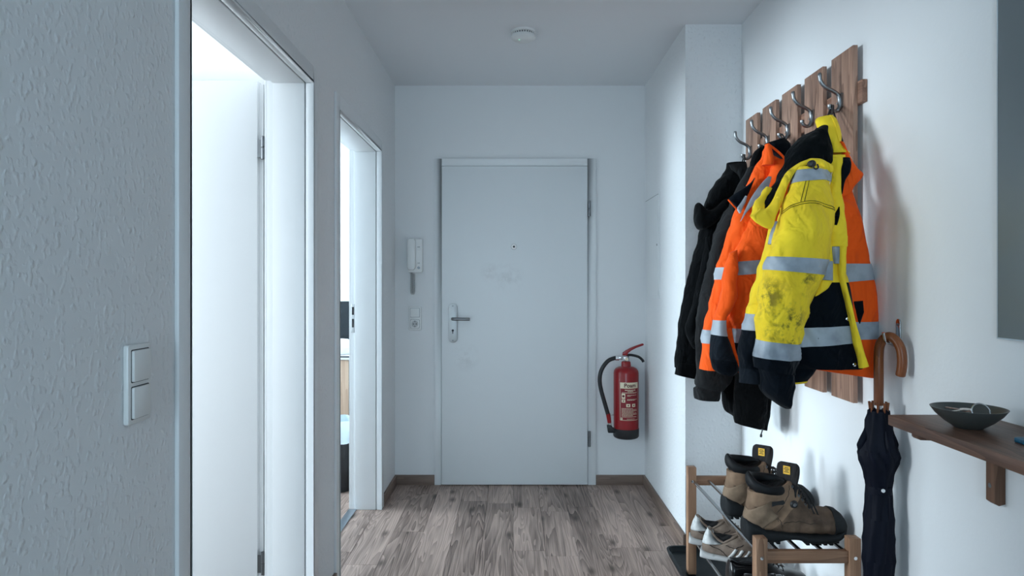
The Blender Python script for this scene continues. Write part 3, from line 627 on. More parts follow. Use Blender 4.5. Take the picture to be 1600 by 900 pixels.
# --- black hooded jacket
bj = thing('black_jacket', 'black hooded fleece jacket hanging farthest along the rack, beside the pillar', 'jacket', (.88, 3.02, .84))
db = lambda v: 3.03 - .04*min(1, max(0, (v-300)/200))
bb = piece(fx, [((1140,262),(1160,262),.02),((1125,285),(1162,285),.035),((1112,315),(1160,315),.045),((1102,345),(1155,345),.05),((1092,375),(1150,375),.052),((1081,420),(1146,420),.054),((1069,467),(1142,467),.054),((1061,511),(1138,511),.054),((1057,548),(1136,550),.053),((1055,574),(1128,580),.05)], db, fold=.008, seed=50)
bb.mesh('body', M['black_fleece'], bj, n=60)
b3 = piece(fx, [((1104,370),(1125,370),.02),((1093,433),(1118,433),.032),((1082,480),(1112,480),.034),((1071,511),(1106,513),.034),((1074,528),(1102,530),.030),((1084,545),(1098,548),.02)], lambda v: db(v)-.05, fold=.006, seed=51); b3.mesh('sleeve', M['black_fleece'], bj)
b4 = piece(fx, [((1057,566),(1100,570),.045),((1056,578),(1096,584),.04),((1055,585),(1089,592),.036)], lambda v: db(v)-.01, fold=.006, seed=52); b4.mesh('cuff', M['black_fleece'], bj)
hd = piece(z2, [((452,118),(578,112),.025),((455,160),(590,180),.045),((430,215),(580,260),.06),((370,270),(560,310),.065),((330,335),(520,350),.065),((300,400),(440,400),.055),((290,460),(380,440),.04)], lambda v: db(v)-.02, fold=.008, seed=53); hd.mesh('hood', M['black_fleece'], bj)
h2 = piece(z2, [((222,425),(212,480),.012),((250,420),(222,570),.035),((300,465),(262,612),.045),((350,460),(330,585),.045),((410,410),(400,520),.04),((460,380),(460,470),.025)], lambda v: db(v)-.06, fold=.007, seed=54); h2.mesh('hood_brim', M['black_fleece'], bj)
cr_ = piece(z2, [((470,130),(585,112),.015),((500,180),(592,150),.022),((530,230),(590,210),.02),((555,300),(575,290),.01)], lambda v: db(v)-.07, fold=.004, seed=55); cr_.mesh('hood_fold', M['charcoal'], bj)
loop(bj, (HX, HY[4], HZ), W(*z2(572, 125), 3.02), .003)

for j_ in (yj, oj2, oj, cj, bj): j_['group'] = 'jackets on the coat rack'
# ------------------------------------------------------------------ shoe rack
XA, XB_, YN, YFAR = .7475, 1.0715, 2.102, 2.955
sr = thing('shoe_rack', 'wooden shoe rack with steel rods in two tiers standing in the black boot tray', 'shoe rack', ((XA+XB_)/2, (YN+YFAR)/2, .014))
PS = .036
UZ, LZ = .412, .165
for y in (YN, YFAR-PS):
    for x in (XA, XB_-PS): 
        pp = box('post', M['rack_z'], sr, x, x+PS, y, y+PS, .014, .472, bevel=.0025)
    for z in (UZ, LZ): box('rail', M['rack_x'], sr, XA+PS, XB_-PS, y+.007, y+PS-.007, z-.019, z+.019, bevel=.002)
    for x in (XA+PS/2, XB_-PS/2):
        yy = y if y == YN else y
        for z in (UZ, LZ): MB().lathe([(.0055, -.001), (.0055, .0015), (.002, .0012)], (x, y, z), 12, 'y').build('screw', M['chrome'], sr)
rx = [.772, .838, .908, .978, 1.046]
for z in (UZ, LZ):
    for x in rx: MB().tube([(x, YN+PS-.012, z), (x, YFAR-PS+.012, z)], .0062, 12).build('rod', M['steel'], sr)
# boot tray
mb = MB()
def ring(x0, x1, y0, y1, r, z): return [(p[0], p[1], z) for p in rbox(x0, x1, y0, y1, r, 5)]
x0, x1, y0, y1 = .708, 1.078, 1.72, 3.195
prof = [(.012, .000), (.0, .031), (.0, .034), (.004, .035), (.010, .034), (.016, .014), (.018, .012)]
rings = [ring(x0+i, x1-i, y0+i, y1-i, max(.045-i, .01), z) for i, z in prof]; k = len(rings[0])
mb.add([p for r in rings for p in r], [(i*k+j, i*k+(j+1) % k, (i+1)*k+(j+1) % k, (i+1)*k+j) for i in range(len(rings)-1) for j in range(k)]+[tuple(range(k)), tuple((len(rings)-1)*k+j for j in range(k))])
tr = mb.build('boot_tray', M['tray'], None); tag(tr, 'shallow black plastic boot tray on the floor under the shoe rack', 'tray')

# ------------------------------------------------------------------ work boots
def BT(pts, N, conv, **k): return Loft([(conv(*b), conv(*t), w_) for b, t, w_ in pts], N=N, **k)
def make_boot(label, rnd):
    s = 2.21/F/5
    cv = lambda x, y: V((x-165)*s, 0, (772-y)*s)
    rt = thing('work_boot', label, 'boot', group=None)
    N = (0, -1, 0)
    up = BT([((950,660),(948,640),.020),((935,690),(930,585),.036),((885,705),(872,536),.046),((800,708),(800,524),.050),((720,708),(715,520),.051),((620,704),(668,498),.049),((480,700),(632,452),.045),((340,690),(604,408),.042),((225,672),(580,372),.040),((182,610),(562,340),.040),((191,520),(550,335),.040),((205,455),(542,312),.041),((213,388),(522,300),.041)], N, cv, ex=2.5, fold=.004, fs=(40,40,40), seed=rnd, skew=-.12)
    up.mesh('shaft', M['leather'], rt, 7.0, None, n=40, m=40); up.mesh('vamp', M['leather_dark'], rt, 0, 7.0, n=56, m=40)
    cap = up.mesh('toe_cap', M['rubber'], rt, 0, 2.55, .0035, n=24, m=40)
    up.mesh('heel_panel', M['leather_light'], rt, 7.6, 10.0, .0016, n=16, m=16, th=(PI*.52, PI*1.48))
    hb = BT([((160,700),(160,695),.020),((165,735),(168,600),.030),((185,757),(195,598),.040),((240,766),(235,612),.044),((320,770),(300,640),.045)], N, cv, ex=2.8); 
    hb.mesh('heel_counter', M['rubber'], rt)
    so = BT([((160,720),(168,640),.024),((185,755),(190,640),.040),((245,769),(250,650),.045),((330,771),(340,668),.046),((410,768),(420,678),.046),((470,752),(490,686),.046),((560,748),(570,694),.048),((620,765),(640,700),.052),((700,772),(720,702),.055),((780,772),(790,700),.055),((860,760),(860,690),.052),((925,720),(920,655),.042),((955,670),(955,630),.024)], N, cv, ex=3.2)
    so.mesh('sole', M['rubber'], rt, n=70, m=32)
    for x in (200, 250, 300, 350, 400, 620, 665, 710, 755, 800, 845):        # tread lugs
        a = cv(x, 0).x; wy = .036 if x < 450 else .044
        z0 = cv(0, 766 if x not in (845,) else 758).z
        MB().box(a, a+.011, -wy, wy, -.003 if x < 845 else z0-.002, z0+.006).build('tread_lug', M['rubber'], rt, bevel=.001)
    # padded collar ring round the opening
    pts = []; cxm, hl_, hw = cv(348, 0).x, 138*s, .041
    for i in range(40):
        a = 2*PI*i/40; zz = cv(0, 332).z + .010*math.sin(a) + .006*math.cos(a)*-1 + (.010 if math.cos(a) < -.7 else 0)*(-math.cos(a)-.7)*3
        pts.append(V(cxm+hl_*math.cos(a), hw*math.sin(a), zz))
    vs = []; fs = []
    m_ = 14
    for i, p in enumerate(pts):
        a = 2*PI*i/40; o_ = V(math.cos(a), math.sin(a), 0)
        hz = .0190 + .004*math.cos(2*a)
        for j in range(m_):
            b = 2*PI*j/m_; vs.append(p + o_*.0105*math.cos(b) + V(0, 0, hz*math.sin(b)))
    for i in range(40):
        for j in range(m_): fs.append((i*m_+j, i*m_+(j+1) % m_, ((i+1) % 40)*m_+(j+1) % m_, ((i+1) % 40)*m_+j))
    MB().add(vs, fs).build('padded_collar', M['collar'], rt)
    MB().lathe([(.0, 0), (1, 0)], (0, 0, 0), 30).xform(Matrix.Translation(V(cxm, 0, cv(0, 337).z)) @ Matrix.Rotation(-.27, 4, 'Y') @ Matrix.Diagonal((hl_*1.0, hw*.98, 1, 1))).build('insole', M['inner'], rt)
    # tongue, leaning forward and turned a little outwards
    tg = Loft([(cv(500, 420)+V(0, -.034, 0), cv(500, 420)+V(0, .034, 0), .005), (cv(508, 330)+V(0, -.036, 0), cv(508, 330)+V(0, .036, 0), .006), (cv(520, 250)+V(.004, -.038, 0), cv(520, 250)+V(-.004, .038, 0), .007), (cv(528, 190)+V(.004, -.036, 0), cv(528, 190)+V(-.004, .036, 0), .007), (cv(532, 168)+V(.004, -.026, 0), cv(532, 168)+V(-.004, .026, 0), .005)], N=(-1, 0, .1), ex=3)
    a = V(cv(512, 0).x, 0, 0); Rm = Matrix.Translation(a) @ Matrix.Rotation(math.radians(38), 4, 'Z') @ Matrix.Translation(-a)
    tg.st = [(Rm @ p, Rm @ q, t_) for p, q, t_ in tg.st]; tg.N = (Rm.to_3x3() @ tg.N)
    to = tg.mesh('tongue', M['tongue'], rt)
    c0 = tg.S(2.35, PI/2, .0006)
    ux = (tg.st[2][1]-tg.st[2][0]).normalized(); uz = V(0, 0, 1)
    def quad(cc, hx, hz, tk, nn):
        vs = [cc+ux*i*hx+uz*j*hz+nn*k_ for k_ in (0, tk) for i, j in ((-1,-1),(1,-1),(1,1),(-1,1))]
        return MB().add(vs, [(0,3,2,1),(4,5,6,7),(0,1,5,4),(1,2,6,5),(2,3,7,6),(3,0,4,7)])
    tgl = quad(c0, .0115, .0135, .001, tg.N).build('tongue_label', M['tag'], rt)
    for j, (zz, hw_) in enumerate(((.008, .007), (.003, .009), (-.0015, .005), (-.006, .008))): quad(c0+uz*zz+tg.N*.001, hw_, .0011, .0003, tg.N).build('label_print', M['lace'], tgl)
    # laces, eyelets, collar stitching, side badge
    L_ = []
    for i in range(7):
        t = i/6; x_, y_ = 700-150*t, 545-215*t
        L_.append(cv(x_, y_))
    for sd in (-1, 1):
        for p in L_: MB().lathe([(.0052, -.002), (.0052, .002), (.0028, .002)], p+V(-.010, sd*.024, -.003), 10, 'y').build('eyelet', M['hinge'], rt)
    mb = MB()
    for i in range(6):
        a, b = L_[i], L_[i+1]
        for sd in (-1, 1): mb.tube(smoothpts([a+V(-.010, sd*.025, -.002), (a+b)/2+V(.006, 0, .010+.001*sd), b+V(-.010, -sd*.025, -.002)], 6), .0026, 8)
    e_ = L_[2]
    mb.tube(smoothpts([L_[6]+V(0, -.022, .0), L_[5]+V(.006, -.034, .004), L_[3]+V(.008, -.036, -.004), L_[1]+V(.004, -.038, -.012)], 8), .0024, 8)
    mb.tube(smoothpts([L_[5]+V(.002, -.026, .012), L_[4]+V(.010, -.030, .012), L_[2]+V(.012, -.034, .004), L_[0]+V(.010, -.036, -.008)], 8), .0024, 8)
    mb.build('laces', M['lace'], rt)
    q = up.near(cv(532, 462), .003); MB().lathe([(.010, -.004), (.013, 0), (.008, .005)], q, 14, 'y').build('lace_lock', M['black'], rt); MB().lathe([(.006, 0), (.006, .002)], q+V(0, -.005, 0), 12, 'y').build('lace_hook', M['chrome'], rt)
    bp_ = []
    for px, pz in rbox(362, 452, 440, 474, 12, 3): bp_.append(up.near(cv(px, pz + (400-px)*.12), .0022))
    kk = len(bp_); MB().add(bp_+[p+V(0, .004, 0) for p in bp_], [tuple(range(kk)), tuple(range(2*kk-1, kk-1, -1))]+[(i, kk+i, kk+(i+1) % kk, (i+1) % kk) for i in range(kk)]).build('side_badge', M['black'], rt)
    for path in ([(225,340),(258,395),(240,440),(262,480)], [(225,490),(300,510),(375,545),(425,600),(440,660)], [(500,320),(490,400),(440,480),(385,530),(400,600)], [(440,600),(560,595),(700,610)]):
        P_ = [(path[i][0]+(path[i+1][0]-path[i][0])*k_/5, path[i][1]+(path[i+1][1]-path[i][1])*k_/5) for i in range(len(path)-1) for k_ in range(5)]+[path[-1]]
        MB().tube([up.near(cv(*p), .0002) for p in P_], .0010, 6).build('seam', M['seam'], rt)
    return rt
bt1 = make_boot('brown leather work boot nearest the front of the rack, laced and scuffed at the heel', 1)
bt1.location = (.752, 2.235, UZ+.0095); bt1.rotation_euler.z = math.radians(-1)
def dup(root, loc, rz, label, group=None):
    r = root.copy(); C.objects.link(r); r.location = loc; r.rotation_euler = (0, 0, rz); r['label'] = label
    for ch in list(root.children):
        c = ch.copy(); C.objects.link(c); c.parent = r
        for g_ in ch.children:
            d = g_.copy(); C.objects.link(d); d.parent = c
    return r
bt2 = dup(bt1, (.757, 2.465, UZ+.0095), math.radians(3), 'brown leather work boot standing behind the front boot on the upper tier')
for b_ in (bt1, bt2): b_['group'] = 'pair of work boots on the upper tier'

# ------------------------------------------------------------------ sneakers on the lower tier
def make_sneaker(label):
    s = .000463
    cv = lambda x, y: V((x-350)*s, 0, (690-y)*s)
    rt = thing('sneaker', label, 'sneaker'); N = (0, -1, 0)
    up = BT([((975,660),(975,640),.018),((960,670),(955,600),.034),((920,672),(910,575),.043),((860,672),(850,560),.046),((790,670),(795,540),.046),((700,668),(750,505),.044),((600,660),(705,480),.041),((480,650),(665,470),.037),((390,640),(600,500),.035),((362,600),(560,535),.034),((375,530),(520,545),.033),((400,470),(470,520),.028),((412,436),(440,455),.016)], N, cv, ex=2.6, fold=.002, fs=(40,40,40), seed=2, skew=-.10)
    up.mesh('upper', M['suede'], rt, n=70, m=40)
    so = BT([((345,670),(348,615),.022),((352,686),(362,612),.034),((420,692),(430,632),.037),((520,692),(530,642),.037),((640,692),(650,648),.040),((760,692),(770,650),.046),((860,690),(870,652),.048),((940,685),(940,645),.042),((985,665),(985,632),.022)], N, cv, ex=3.2)
    so.mesh('midsole', M['sole_white'], rt, n=50, m=30)
    up.mesh('heel_tab', M['sneak_white'], rt, 9.6, 12.0, .0018, n=18, m=36, th=(PI*.02, PI*1.98))
    for x in (585, 640, 695):
        pts = [(x+35*k_/5, 545+100*k_/5) for k_ in range(6)] if False else [(x+60-58*k_/6, 560+85*k_/6) for k_ in range(7)]
        A = [up.near(cv(a-13, b), .0015) for a, b in pts]; B = [up.near(cv(a+13, b), .0015) for a, b in pts]
        kk = len(A); o = MB().add(A+B, [(i, i+1, kk+i+1, kk+i) for i in range(kk-1)]).build('side_stripe', M['sneak_white'], rt)
        md = o.modifiers.new('thickness', 'SOLIDIFY'); md.thickness = .002; md.offset = 1
    # opening, lining and tongue
    pts = []
    for i in range(36):
        a = 2*PI*i/36; c = math.cos(a); pts.append(cv(540+118*c, 492+ (-52*c*c if c < 0 else -28*c) + 38*(1-abs(c))) + V(0, .030*math.sin(a), 0))
    MB().tube(pts, .0042, 8, closed=True).build('topline', M['suede'], rt)
    MB().add(pts+[p*1.0+V(0, 0, -.004) for p in pts], [(i, (i+1) % 36, 36+(i+1) % 36, 36+i) for i in range(36)]+[tuple(range(36, 72))]).build('inner_lining', M['inner'], rt)
    tg = Loft([(cv(705, 520)+V(0,-.026,0), cv(705, 520)+V(0,.026,0), .005), (cv(672, 470)+V(0,-.026,0), cv(672, 470)+V(0,.026,0), .006), (cv(648, 425)+V(0,-.026,0), cv(648, 425)+V(0,.026,0), .006), (cv(636, 402)+V(0,-.018,0), cv(636, 402)+V(0,.018,0), .004)], N=(-.8, 0, -.4), ex=3); tg.mesh('tongue', M['suede'], rt)
    mb = MB()
    for i in range(5):
        c = cv(715+26*i, 480+18*i); mb.tube(smoothpts([c+V(0,-.026,-.006), c+V(.003,0,.006), c+V(0,.026,-.006)], 5), .003, 8, flat=.6)
    mb.build('laces', M['sneak_white'], rt)
    for path in ([(375,540),(440,560),(520,590),(565,630),(575,680)], [(560,545),(640,560),(700,520)]):
        P_ = [(path[i][0]+(path[i+1][0]-path[i][0])*k_/5, path[i][1]+(path[i+1][1]-path[i][1])*k_/5) for i in range(len(path)-1) for k_ in range(5)]+[path[-1]]
        MB().tube([up.near(cv(*p), .0006) for p in P_], .0012, 6).build('seam', M['inner'], rt)
    return rt
sn1 = make_sneaker('taupe suede sneaker with three white stripes, nearer of the pair on the lower tier')
sn1.location = (.748, 2.72, LZ+.0095); sn1.rotation_euler = (0, 0, math.radians(-22))
sn2 = dup(sn1, (.738, 2.862, LZ+.0095), math.radians(-15), 'taupe suede sneaker with white heel tab, farther of the pair beside the rear post')
for b_ in (sn1, sn2): b_['group'] = 'pair of sneakers on the lower tier'
# black leather shoes
def make_shoe(label):
    rt = thing('leather_shoe', label, 'shoe'); cv = lambda x, y: V(x, 0, y); N = (0, -1, 0)
    up = BT([((.300,.012),(.300,.020),.016),((.290,.006),(.286,.045),.032),((.255,.006),(.250,.056),.042),((.21,.006),(.205,.064),.045),((.16,.006),(.175,.082),.043),((.10,.006),(.150,.100),.038),((.04,.006),(.115,.100),.035),((.008,.02),(.08,.096),.034),((.006,.06),(.05,.092),.031),((.012,.095),(.03,.093),.016)], N, cv, ex=2.6, skew=-.1)
    up.mesh('upper', M['shoe_black'], rt, n=60, m=36)
    so = BT([((.000,0),(.002,.014),.026),((.01,0),(.01,.014),.036),((.08,0),(.08,.014),.037),((.085,.006),(.085,.014),.037),((.15,.006),(.15,.014),.040),((.2,.0),(.2,.012),.048),((.26,.0),(.26,.012),.046),((.3,.004),(.3,.014),.03),((.308,.008),(.308,.014),.016)], N, cv, ex=3.2)
    so.mesh('sole', M['rubber'], rt, n=40, m=28)
    mb = MB()
    for i in range(4): c = V(.150+.018*i, 0, .104-.011*i); mb.tube(smoothpts([c+V(0,-.022,-.008), c+V(.002,0,.0), c+V(0,.022,-.008)], 5), .0018, 8)
    mb.build('laces', M['lace'], rt)
    pts = [V(.07+.052*math.cos(a), .026*math.sin(a), .098+.006*math.cos(2*a)) for a in [2*PI*i/30 for i in range(30)]]
    MB().tube(pts, .003, 8, closed=True).build('topline', M['shoe_black'], rt)
    MB().add([p+V(0,0,.001) for p in pts], [tuple(range(30))]).build('inner_lining', M['inner'], rt)
    return rt
ls1 = make_shoe('polished black leather shoe on the lower tier, nearest the front rail')
ls1.location = (.762, 2.30, LZ+.007); ls1.rotation_euler.z = math.radians(2)
ls2 = dup(ls1, (.758, 2.44, LZ+.007), math.radians(4), 'polished black leather shoe on the lower tier, beside the striped sneakers')
for b_ in (ls1, ls2): b_['group'] = 'pair of black shoes on the lower tier'

# ------------------------------------------------------------------ umbrella on its hook
ux_, uy_ = 1.030, 1.925
um = thing('umbrella', 'folded navy umbrella with a brown wooden crook hanging from the wall hook', 'umbrella', (ux_, uy_, .2))
tip = V(1.066, 1.872, 0)
axd = V(tip.x-ux_, tip.y-uy_, 0); wid = axd.length
def cp(a, z): return V(ux_, uy_, z)+axd*a
crk = smoothpts([cp(0, .915), cp(0, 1.00), cp(0, 1.055), cp(.06, 1.085), cp(.25, 1.104), cp(.5, 1.110), cp(.75, 1.100), cp(.94, 1.078), cp(1.0, 1.050), cp(.98, 1.025), cp(.92, 1.003)], 6)
MB().tube(crk, [.0128]*(len(crk)-2)+[.0125, .0105], 16).build('crook_handle', M['crook'], um)
MB().lathe([(.009, .86), (.009, .92), (.0075, .925)], (ux_, uy_, 0), 14).build('ferrule', M['chrome'], um)
for j in range(8):
    a = 2*PI*j/8+.2; c = V(ux_+.024*math.cos(a), uy_+.024*math.sin(a), 0)
    MB().tube([c+V(-.006*math.cos(a), -.006*math.sin(a), .865), c+V(0,0,.924)], [.0032, .0036], 8).build('rib_tip', M['crook'], um)
cprof = [(.020, .905), (.026, .900), (.033, .87), (.040, .82), (.048, .79), (.050, .775), (.046, .755), (.036, .71), (.031, .685), (.032, .66), (.037, .60), (.040, .54), (.039, .48), (.035, .42), (.029, .35), (.022, .28), (.012, .22), (.006, .21)]
MB().lathe(cprof, (ux_, uy_, 0), 64, 'z', lobes=8, amp=.13, twist=9).build('canopy', M['umbrella'], um)
for a0, s_ in ((PI*.98, 1.0), (PI*1.5, .7), (.05, .9)):      # loose folds that stand off the roll
    d_ = V(math.cos(a0), math.sin(a0), 0); b_ = V(ux_, uy_, 0); t_ = V(-d_.y, d_.x, 0)*.02
    pa = [b_+d_*.026+V(0,0,.875), b_+d_*(.040+.016*s_)+V(0,0,.815), b_+d_*(.038+.021*s_)+V(0,0,.795), b_+d_*.045+V(0,0,.755), b_+d_*.030+V(0,0,.70)]
    Loft([(p-d_*.03, p, .006 if i not in (0, 4) else .003) for i, p in enumerate(pa)], N=t_.normalized(), ex=1.6).mesh('loose_fold', M['umbrella'], um)
MB().lathe([(.0335, .690), (.0345, .680), (.0335, .668)], (ux_, uy_, 0), 40).build('tie_strap', M['umbrella'], um)
MB().lathe([(.005, 0), (.005, .003)], (ux_-.006, uy_-.0335, .684), 12, 'y').build('snap_button', M['white_paper'], um)
MB().lathe([(.0, .165), (.005, .17), (.005, .22), (.008, .225)], (ux_, uy_, 0), 12).build('end_tip', M['chrome'], um)
uh = thing('wall_hook', 'small steel wall hook holding the umbrella crook', 'hook', (XR, 1.935, 1.10))
hy = 1.936
MB().prism(rbox(hy-.011, hy+.011, 1.075, 1.158, .0108, 6), XR-.0035, XR, 'x').build('plate', M['steel'], uh, bevel=.001)
mxp = cp(.45, 1.0)
MB().tube(smoothpts([(XR-.003, hy, 1.090), (XR-.016, hy-.008, 1.083), (mxp.x+.010, mxp.y+.012, 1.090), (mxp.x, mxp.y, 1.0915), (mxp.x-.016, mxp.y-.010, 1.1005), (mxp.x-.024, mxp.y-.014, 1.122)], 6), .0042, 10).build('prong', M['steel'], uh)
MB().lathe([(.0038, 0), (.0038, .0018)], (0,0,0), 10, 'x').xform(Matrix.Translation((XR-.0052, hy, 1.142))).build('screw', M['hinge'], uh)

# ------------------------------------------------------------------ shelf with bowl, keys and case
SZ = .951; SF = .876; SY = 1.597
shf = thing('wall_shelf', 'dark walnut wall shelf on wooden brackets at the right edge', 'shelf', ((SF+XR)/2, 1.2, .76))
box('shelf_board', M['shelf'], shf, SF, XR, .55, SY, SZ-.024, SZ, bevel=.002)
for y in (1.517, .70):
    b_ = MB().prism([(XR, SZ-.024), (XR, .766), (1.080, .762), (1.068, .770), (1.068, SZ-.060), (1.04, SZ-.047), (.905, SZ-.042), (.900, SZ-.038), (.900, SZ-.024)], y, y+.027).build('bracket', M['shelf_z'], shf, bevel=.0015)
    MB().lathe([(.0055, 0), (.0055, .0012), (.003, .0005)], (0,0,0), 12, 'x').xform(Matrix.Translation((1.0675, y+.0135, .805))).build('screw', M['hinge'], b_)
bc = V(.968, 1.452, SZ)
bw = MB().lathe([(.0, .0), (.026, 0), (.030, .003), (.046, .014), (.062, .029), (.0705, .041), (.0715, .0425), (.0695, .0425), (.060, .031), (.044, .0175), (.028, .0075), (.0, .006)], bc, 56).build('bowl', M['bowl'], None)
tag(bw, 'shallow dark metal bowl holding keys on the wall shelf', 'bowl')
ky = thing('key_ring', 'bunch of keys on a split ring lying in the dark bowl', 'keys', bc+V(0, 0, .008))
rc = bc+V(.018, -.012, .030)
MB().tube([rc+V(.019*math.cos(a), .006*math.sin(a)*1, .016*math.sin(a)+.006) for a in [2*PI*i/28 for i in range(28)]], .0017, 8, closed=True).build('split_ring', M['steel'], ky)
for i, (dx, dy_, rz, tilt, mm) in enumerate(((-.006, -.004, 2.9, .12, 'key'), (.004, .012, 2.3, -.05, 'copper'), (-.004, .004, 3.5, .05, 'key'))):
    mb = MB().prism([(.011*math.cos(a)+.0, .011*math.sin(a)) for a in [2*PI*k_/16 for k_ in range(16)]], -.001, .001, 'z')
    mb.prism([(.009,-.0035),(.038,-.0035),(.041,0),(.038,.0035),(.034,.002),(.031,.0035),(.027,.0015),(.023,.0035),(.018,.002),(.009,.0035)], -.0009, .0009, 'z')
    mb.xform(Matrix.Translation(bc+V(dx, dy_, .030+.004*i)) @ Matrix.Rotation(rz, 4, 'Z') @ Matrix.Rotation(tilt, 4, 'Y')).build('key', M[mm], ky)
cs_ = MB().prism(rbox(.968, 1.040, 1.175, 1.325, .008, 4), SZ, SZ+.009, 'z').build('flat_case', M['teal'], None, bevel=.002)
tag(cs_, 'flat teal phone case lying on the shelf near the picture edge', 'case')

# mirror
mr_ = thing('wall_mirror', 'frameless grey wall mirror with a bright polished edge above the shelf', 'mirror', (XR, 1.15, 1.137))
box('backing', M['hinge'], mr_, XR-.006, XR, .75, 1.520, 1.142, 2.4, bevel=0)
MB().box(XR-.011, XR-.006, .745, 1.526, 1.137, 2.405).build('glass', M['mirror'], mr_, bevel=.0)
MB().box(XR-.0115, XR-.0055, 1.526, 1.529, 1.134, 2.408).box(XR-.0115, XR-.0055, .745, 1.526, 1.134, 1.137).build('edge', M['mirror_edge'], mr_)

# ------------------------------------------------------------------ fire extinguisher
fxc = V(.690, 4.178, 0)
fe = thing('fire_extinguisher', 'red foam fire extinguisher with black hose mounted beside the entrance door', 'fire extinguisher', (.690, 4.178, .315))
FR = .076
MB().lathe([(FR-.008, .345), (FR, .350), (FR, .715), (FR-.003, .728), (FR-.012, .741), (FR-.03, .750), (.030, .753), (.028, .778), (.024, .784)], fxc, 48).build('body', M['red'], fe)
MB().lathe([(FR-.012, .318), (FR-.004, .322), (FR+.002, .330), (FR+.002, .377), (FR, .378)], fxc, 48).build('base_ring', M['black'], fe)
MB().lathe([(.016, .780), (.019, .786), (.019, .812), (.014, .818)], fxc, 20).box(fxc.x-.05, fxc.x+.01, fxc.y-.010, fxc.y+.010, .795, .813).build('valve_head', M['chrome'], fe, bevel=.002)
MB().lathe([(.010, .0), (.010, .004)], fxc+V(0, -.019, .800), 16, 'y').build('pressure_gauge', M['cream'], fe)
MB().prism([(.668,.820),(.670,.838),(.690,.852),(.715,.866),(.750,.880),(.792,.894),(.798,.888),(.794,.882),(.750,.866),(.720,.850),(.700,.834),(.698,.822)], fxc.y-.011, fxc.y+.011).build('squeeze_lever', M['red'], fe, bevel=.002)
MB().tube(smoothpts([fxc+V(.0, 0, .822), fxc+V(.035, 0, .822), fxc+V(.075, 0, .812), fxc+V(.098, 0, .794), fxc+V(.106, 0, .780)], 6), .007, 10, flat=1.3).build('carry_handle', M['black'], fe)
hs = smoothpts([fxc+V(-.048, 0, .804), fxc+V(-.075, -.004, .803), fxc+V(-.115, -.012, .785), fxc+V(-.152, -.02, .735), fxc+V(-.164, -.02, .675), fxc+V(-.155, -.02, .610), fxc+V(-.130, -.02, .520), fxc+V(-.113, -.02, .462)], 8)
MB().tube(hs, .0125, 14).build('hose', M['black'], fe)
MB().tube([hs[0]+V(.004, 0, 0), hs[6]], .0145, 14).build('hose_ferrule', M['chrome'], fe)
MB().tube([fxc+V(-.113, -.02, .468), fxc+V(-.104, -.02, .412)], [.0135, .0115], 14).build('nozzle_tube', M['red'], fe)
MB().tube([fxc+V(-.104, -.02, .414), fxc+V(-.102, -.02, .400)], .008, 12).build('nozzle_neck', M['chrome'], fe)
MB().prism([(.690-.113,.352),(.690-.120,.398),(.690-.095,.400),(.690-.080,.378),(.690-.070,.376),(.690-.070,.352)], fxc.y-.034, fxc.y-.006).build('nozzle_holder', M['black'], fe, bevel=.003)
MB().tube([fxc+V(-.112, -.02, .458), fxc+V(-.074, -.012, .458)], .0025, 8).build('hose_clip', M['chrome'], fe)
MB().box(fxc.x-.03, fxc.x+.03, fxc.y+FR-.004, YB, .52, .70).build('wall_bracket', M['hinge'], fe, bevel=.002)
cylc = 0.032    # the label is turned slightly towards the pillar
def onc(x, z, off):       # flat label coordinates wrapped on to the cylinder
    a = x/FR + cylc/FR*.4; r = FR+off
    return V(fxc.x+r*math.sin(a), fxc.y-r*math.cos(a), z)
def patch(x0, x1, z0, z1, off, n=12):
    vs = [onc(x0+(x1-x0)*i/n, z, off) for z in (z0, z1) for i in range(n+1)]
    return MB().add(vs, [(i, i+1, n+2+i, n+1+i) for i in range(n)])
lb = patch(-.062, .060, .436, .662, .0006, 20).build('label', M['label_red'], fe)
patch(-.062, .060, .628, .664, .0010, 20).build('label_header', M['cream'], lb)
fr_ = MB()
for b in ((-.062, .060, .436, .4385), (-.062, -.0600, .436, .628), (.058, .060, .436, .628)):
    p_ = patch(*b, .0011, 12); fr_.add(p_.v, p_.f)
fr_.build('label_border', M['cream'], lb)
def text(body, size, x, z, m, name):
    cu = bpy.data.curves.new(name, 'FONT'); cu.body = body; cu.size = size; cu.align_x = 'CENTER'; cu.offset = size*.028; cu.resolution_u = 3
    t = bpy.data.objects.new('tmp', cu); C.objects.link(t); dg = bpy.context.evaluated_depsgraph_get(); dg.update()
    me = bpy.data.meshes.new_from_object(t.evaluated_get(dg)); mb = MB()
    mb.v = [onc(x+v.co.x, z+v.co.y, .0014) for v in me.vertices]; mb.f = [list(p.vertices) for p in me.polygons]
    bpy.data.objects.remove(t); return mb.build(name, m, lb, smooth=False)
text('Poam', .033, .000, .6355, M['print_red'], 'lettering')
pm = MB()
def bar(x0, x1, z, h=.0030):
    p_ = patch(x0, x1, z-h/2, z+h/2, .0012, 4); pm.add(p_.v, p_.f)
random.seed(3)
def words(x0, x1, z, h):
    x_ = x0
    while x_ < x1-.003:
        l_ = min(random.uniform(.004, .011), x1-x_); bar(x_, x_+l_, z, h); x_ += l_+.0016
words(-.032, .036, .6185, .005); words(-.016, .020, .611, .004); words(-.050, .050, .604, .0018); words(-.050, .050, .600, .0018)
words(-.018, .046, .588, .0026); words(-.018, .006, .583, .0026); words(-.018, .048, .563, .0026); words(-.018, .032, .558, .0026)
for k_ in range(8): words(-.052, .048 if k_ % 3 else .02, .508-.0072*k_, .0026)
words(-.020, .030, .445, .0022)
pm.build('print_lines', M['cream'], lb, kind='stuff')
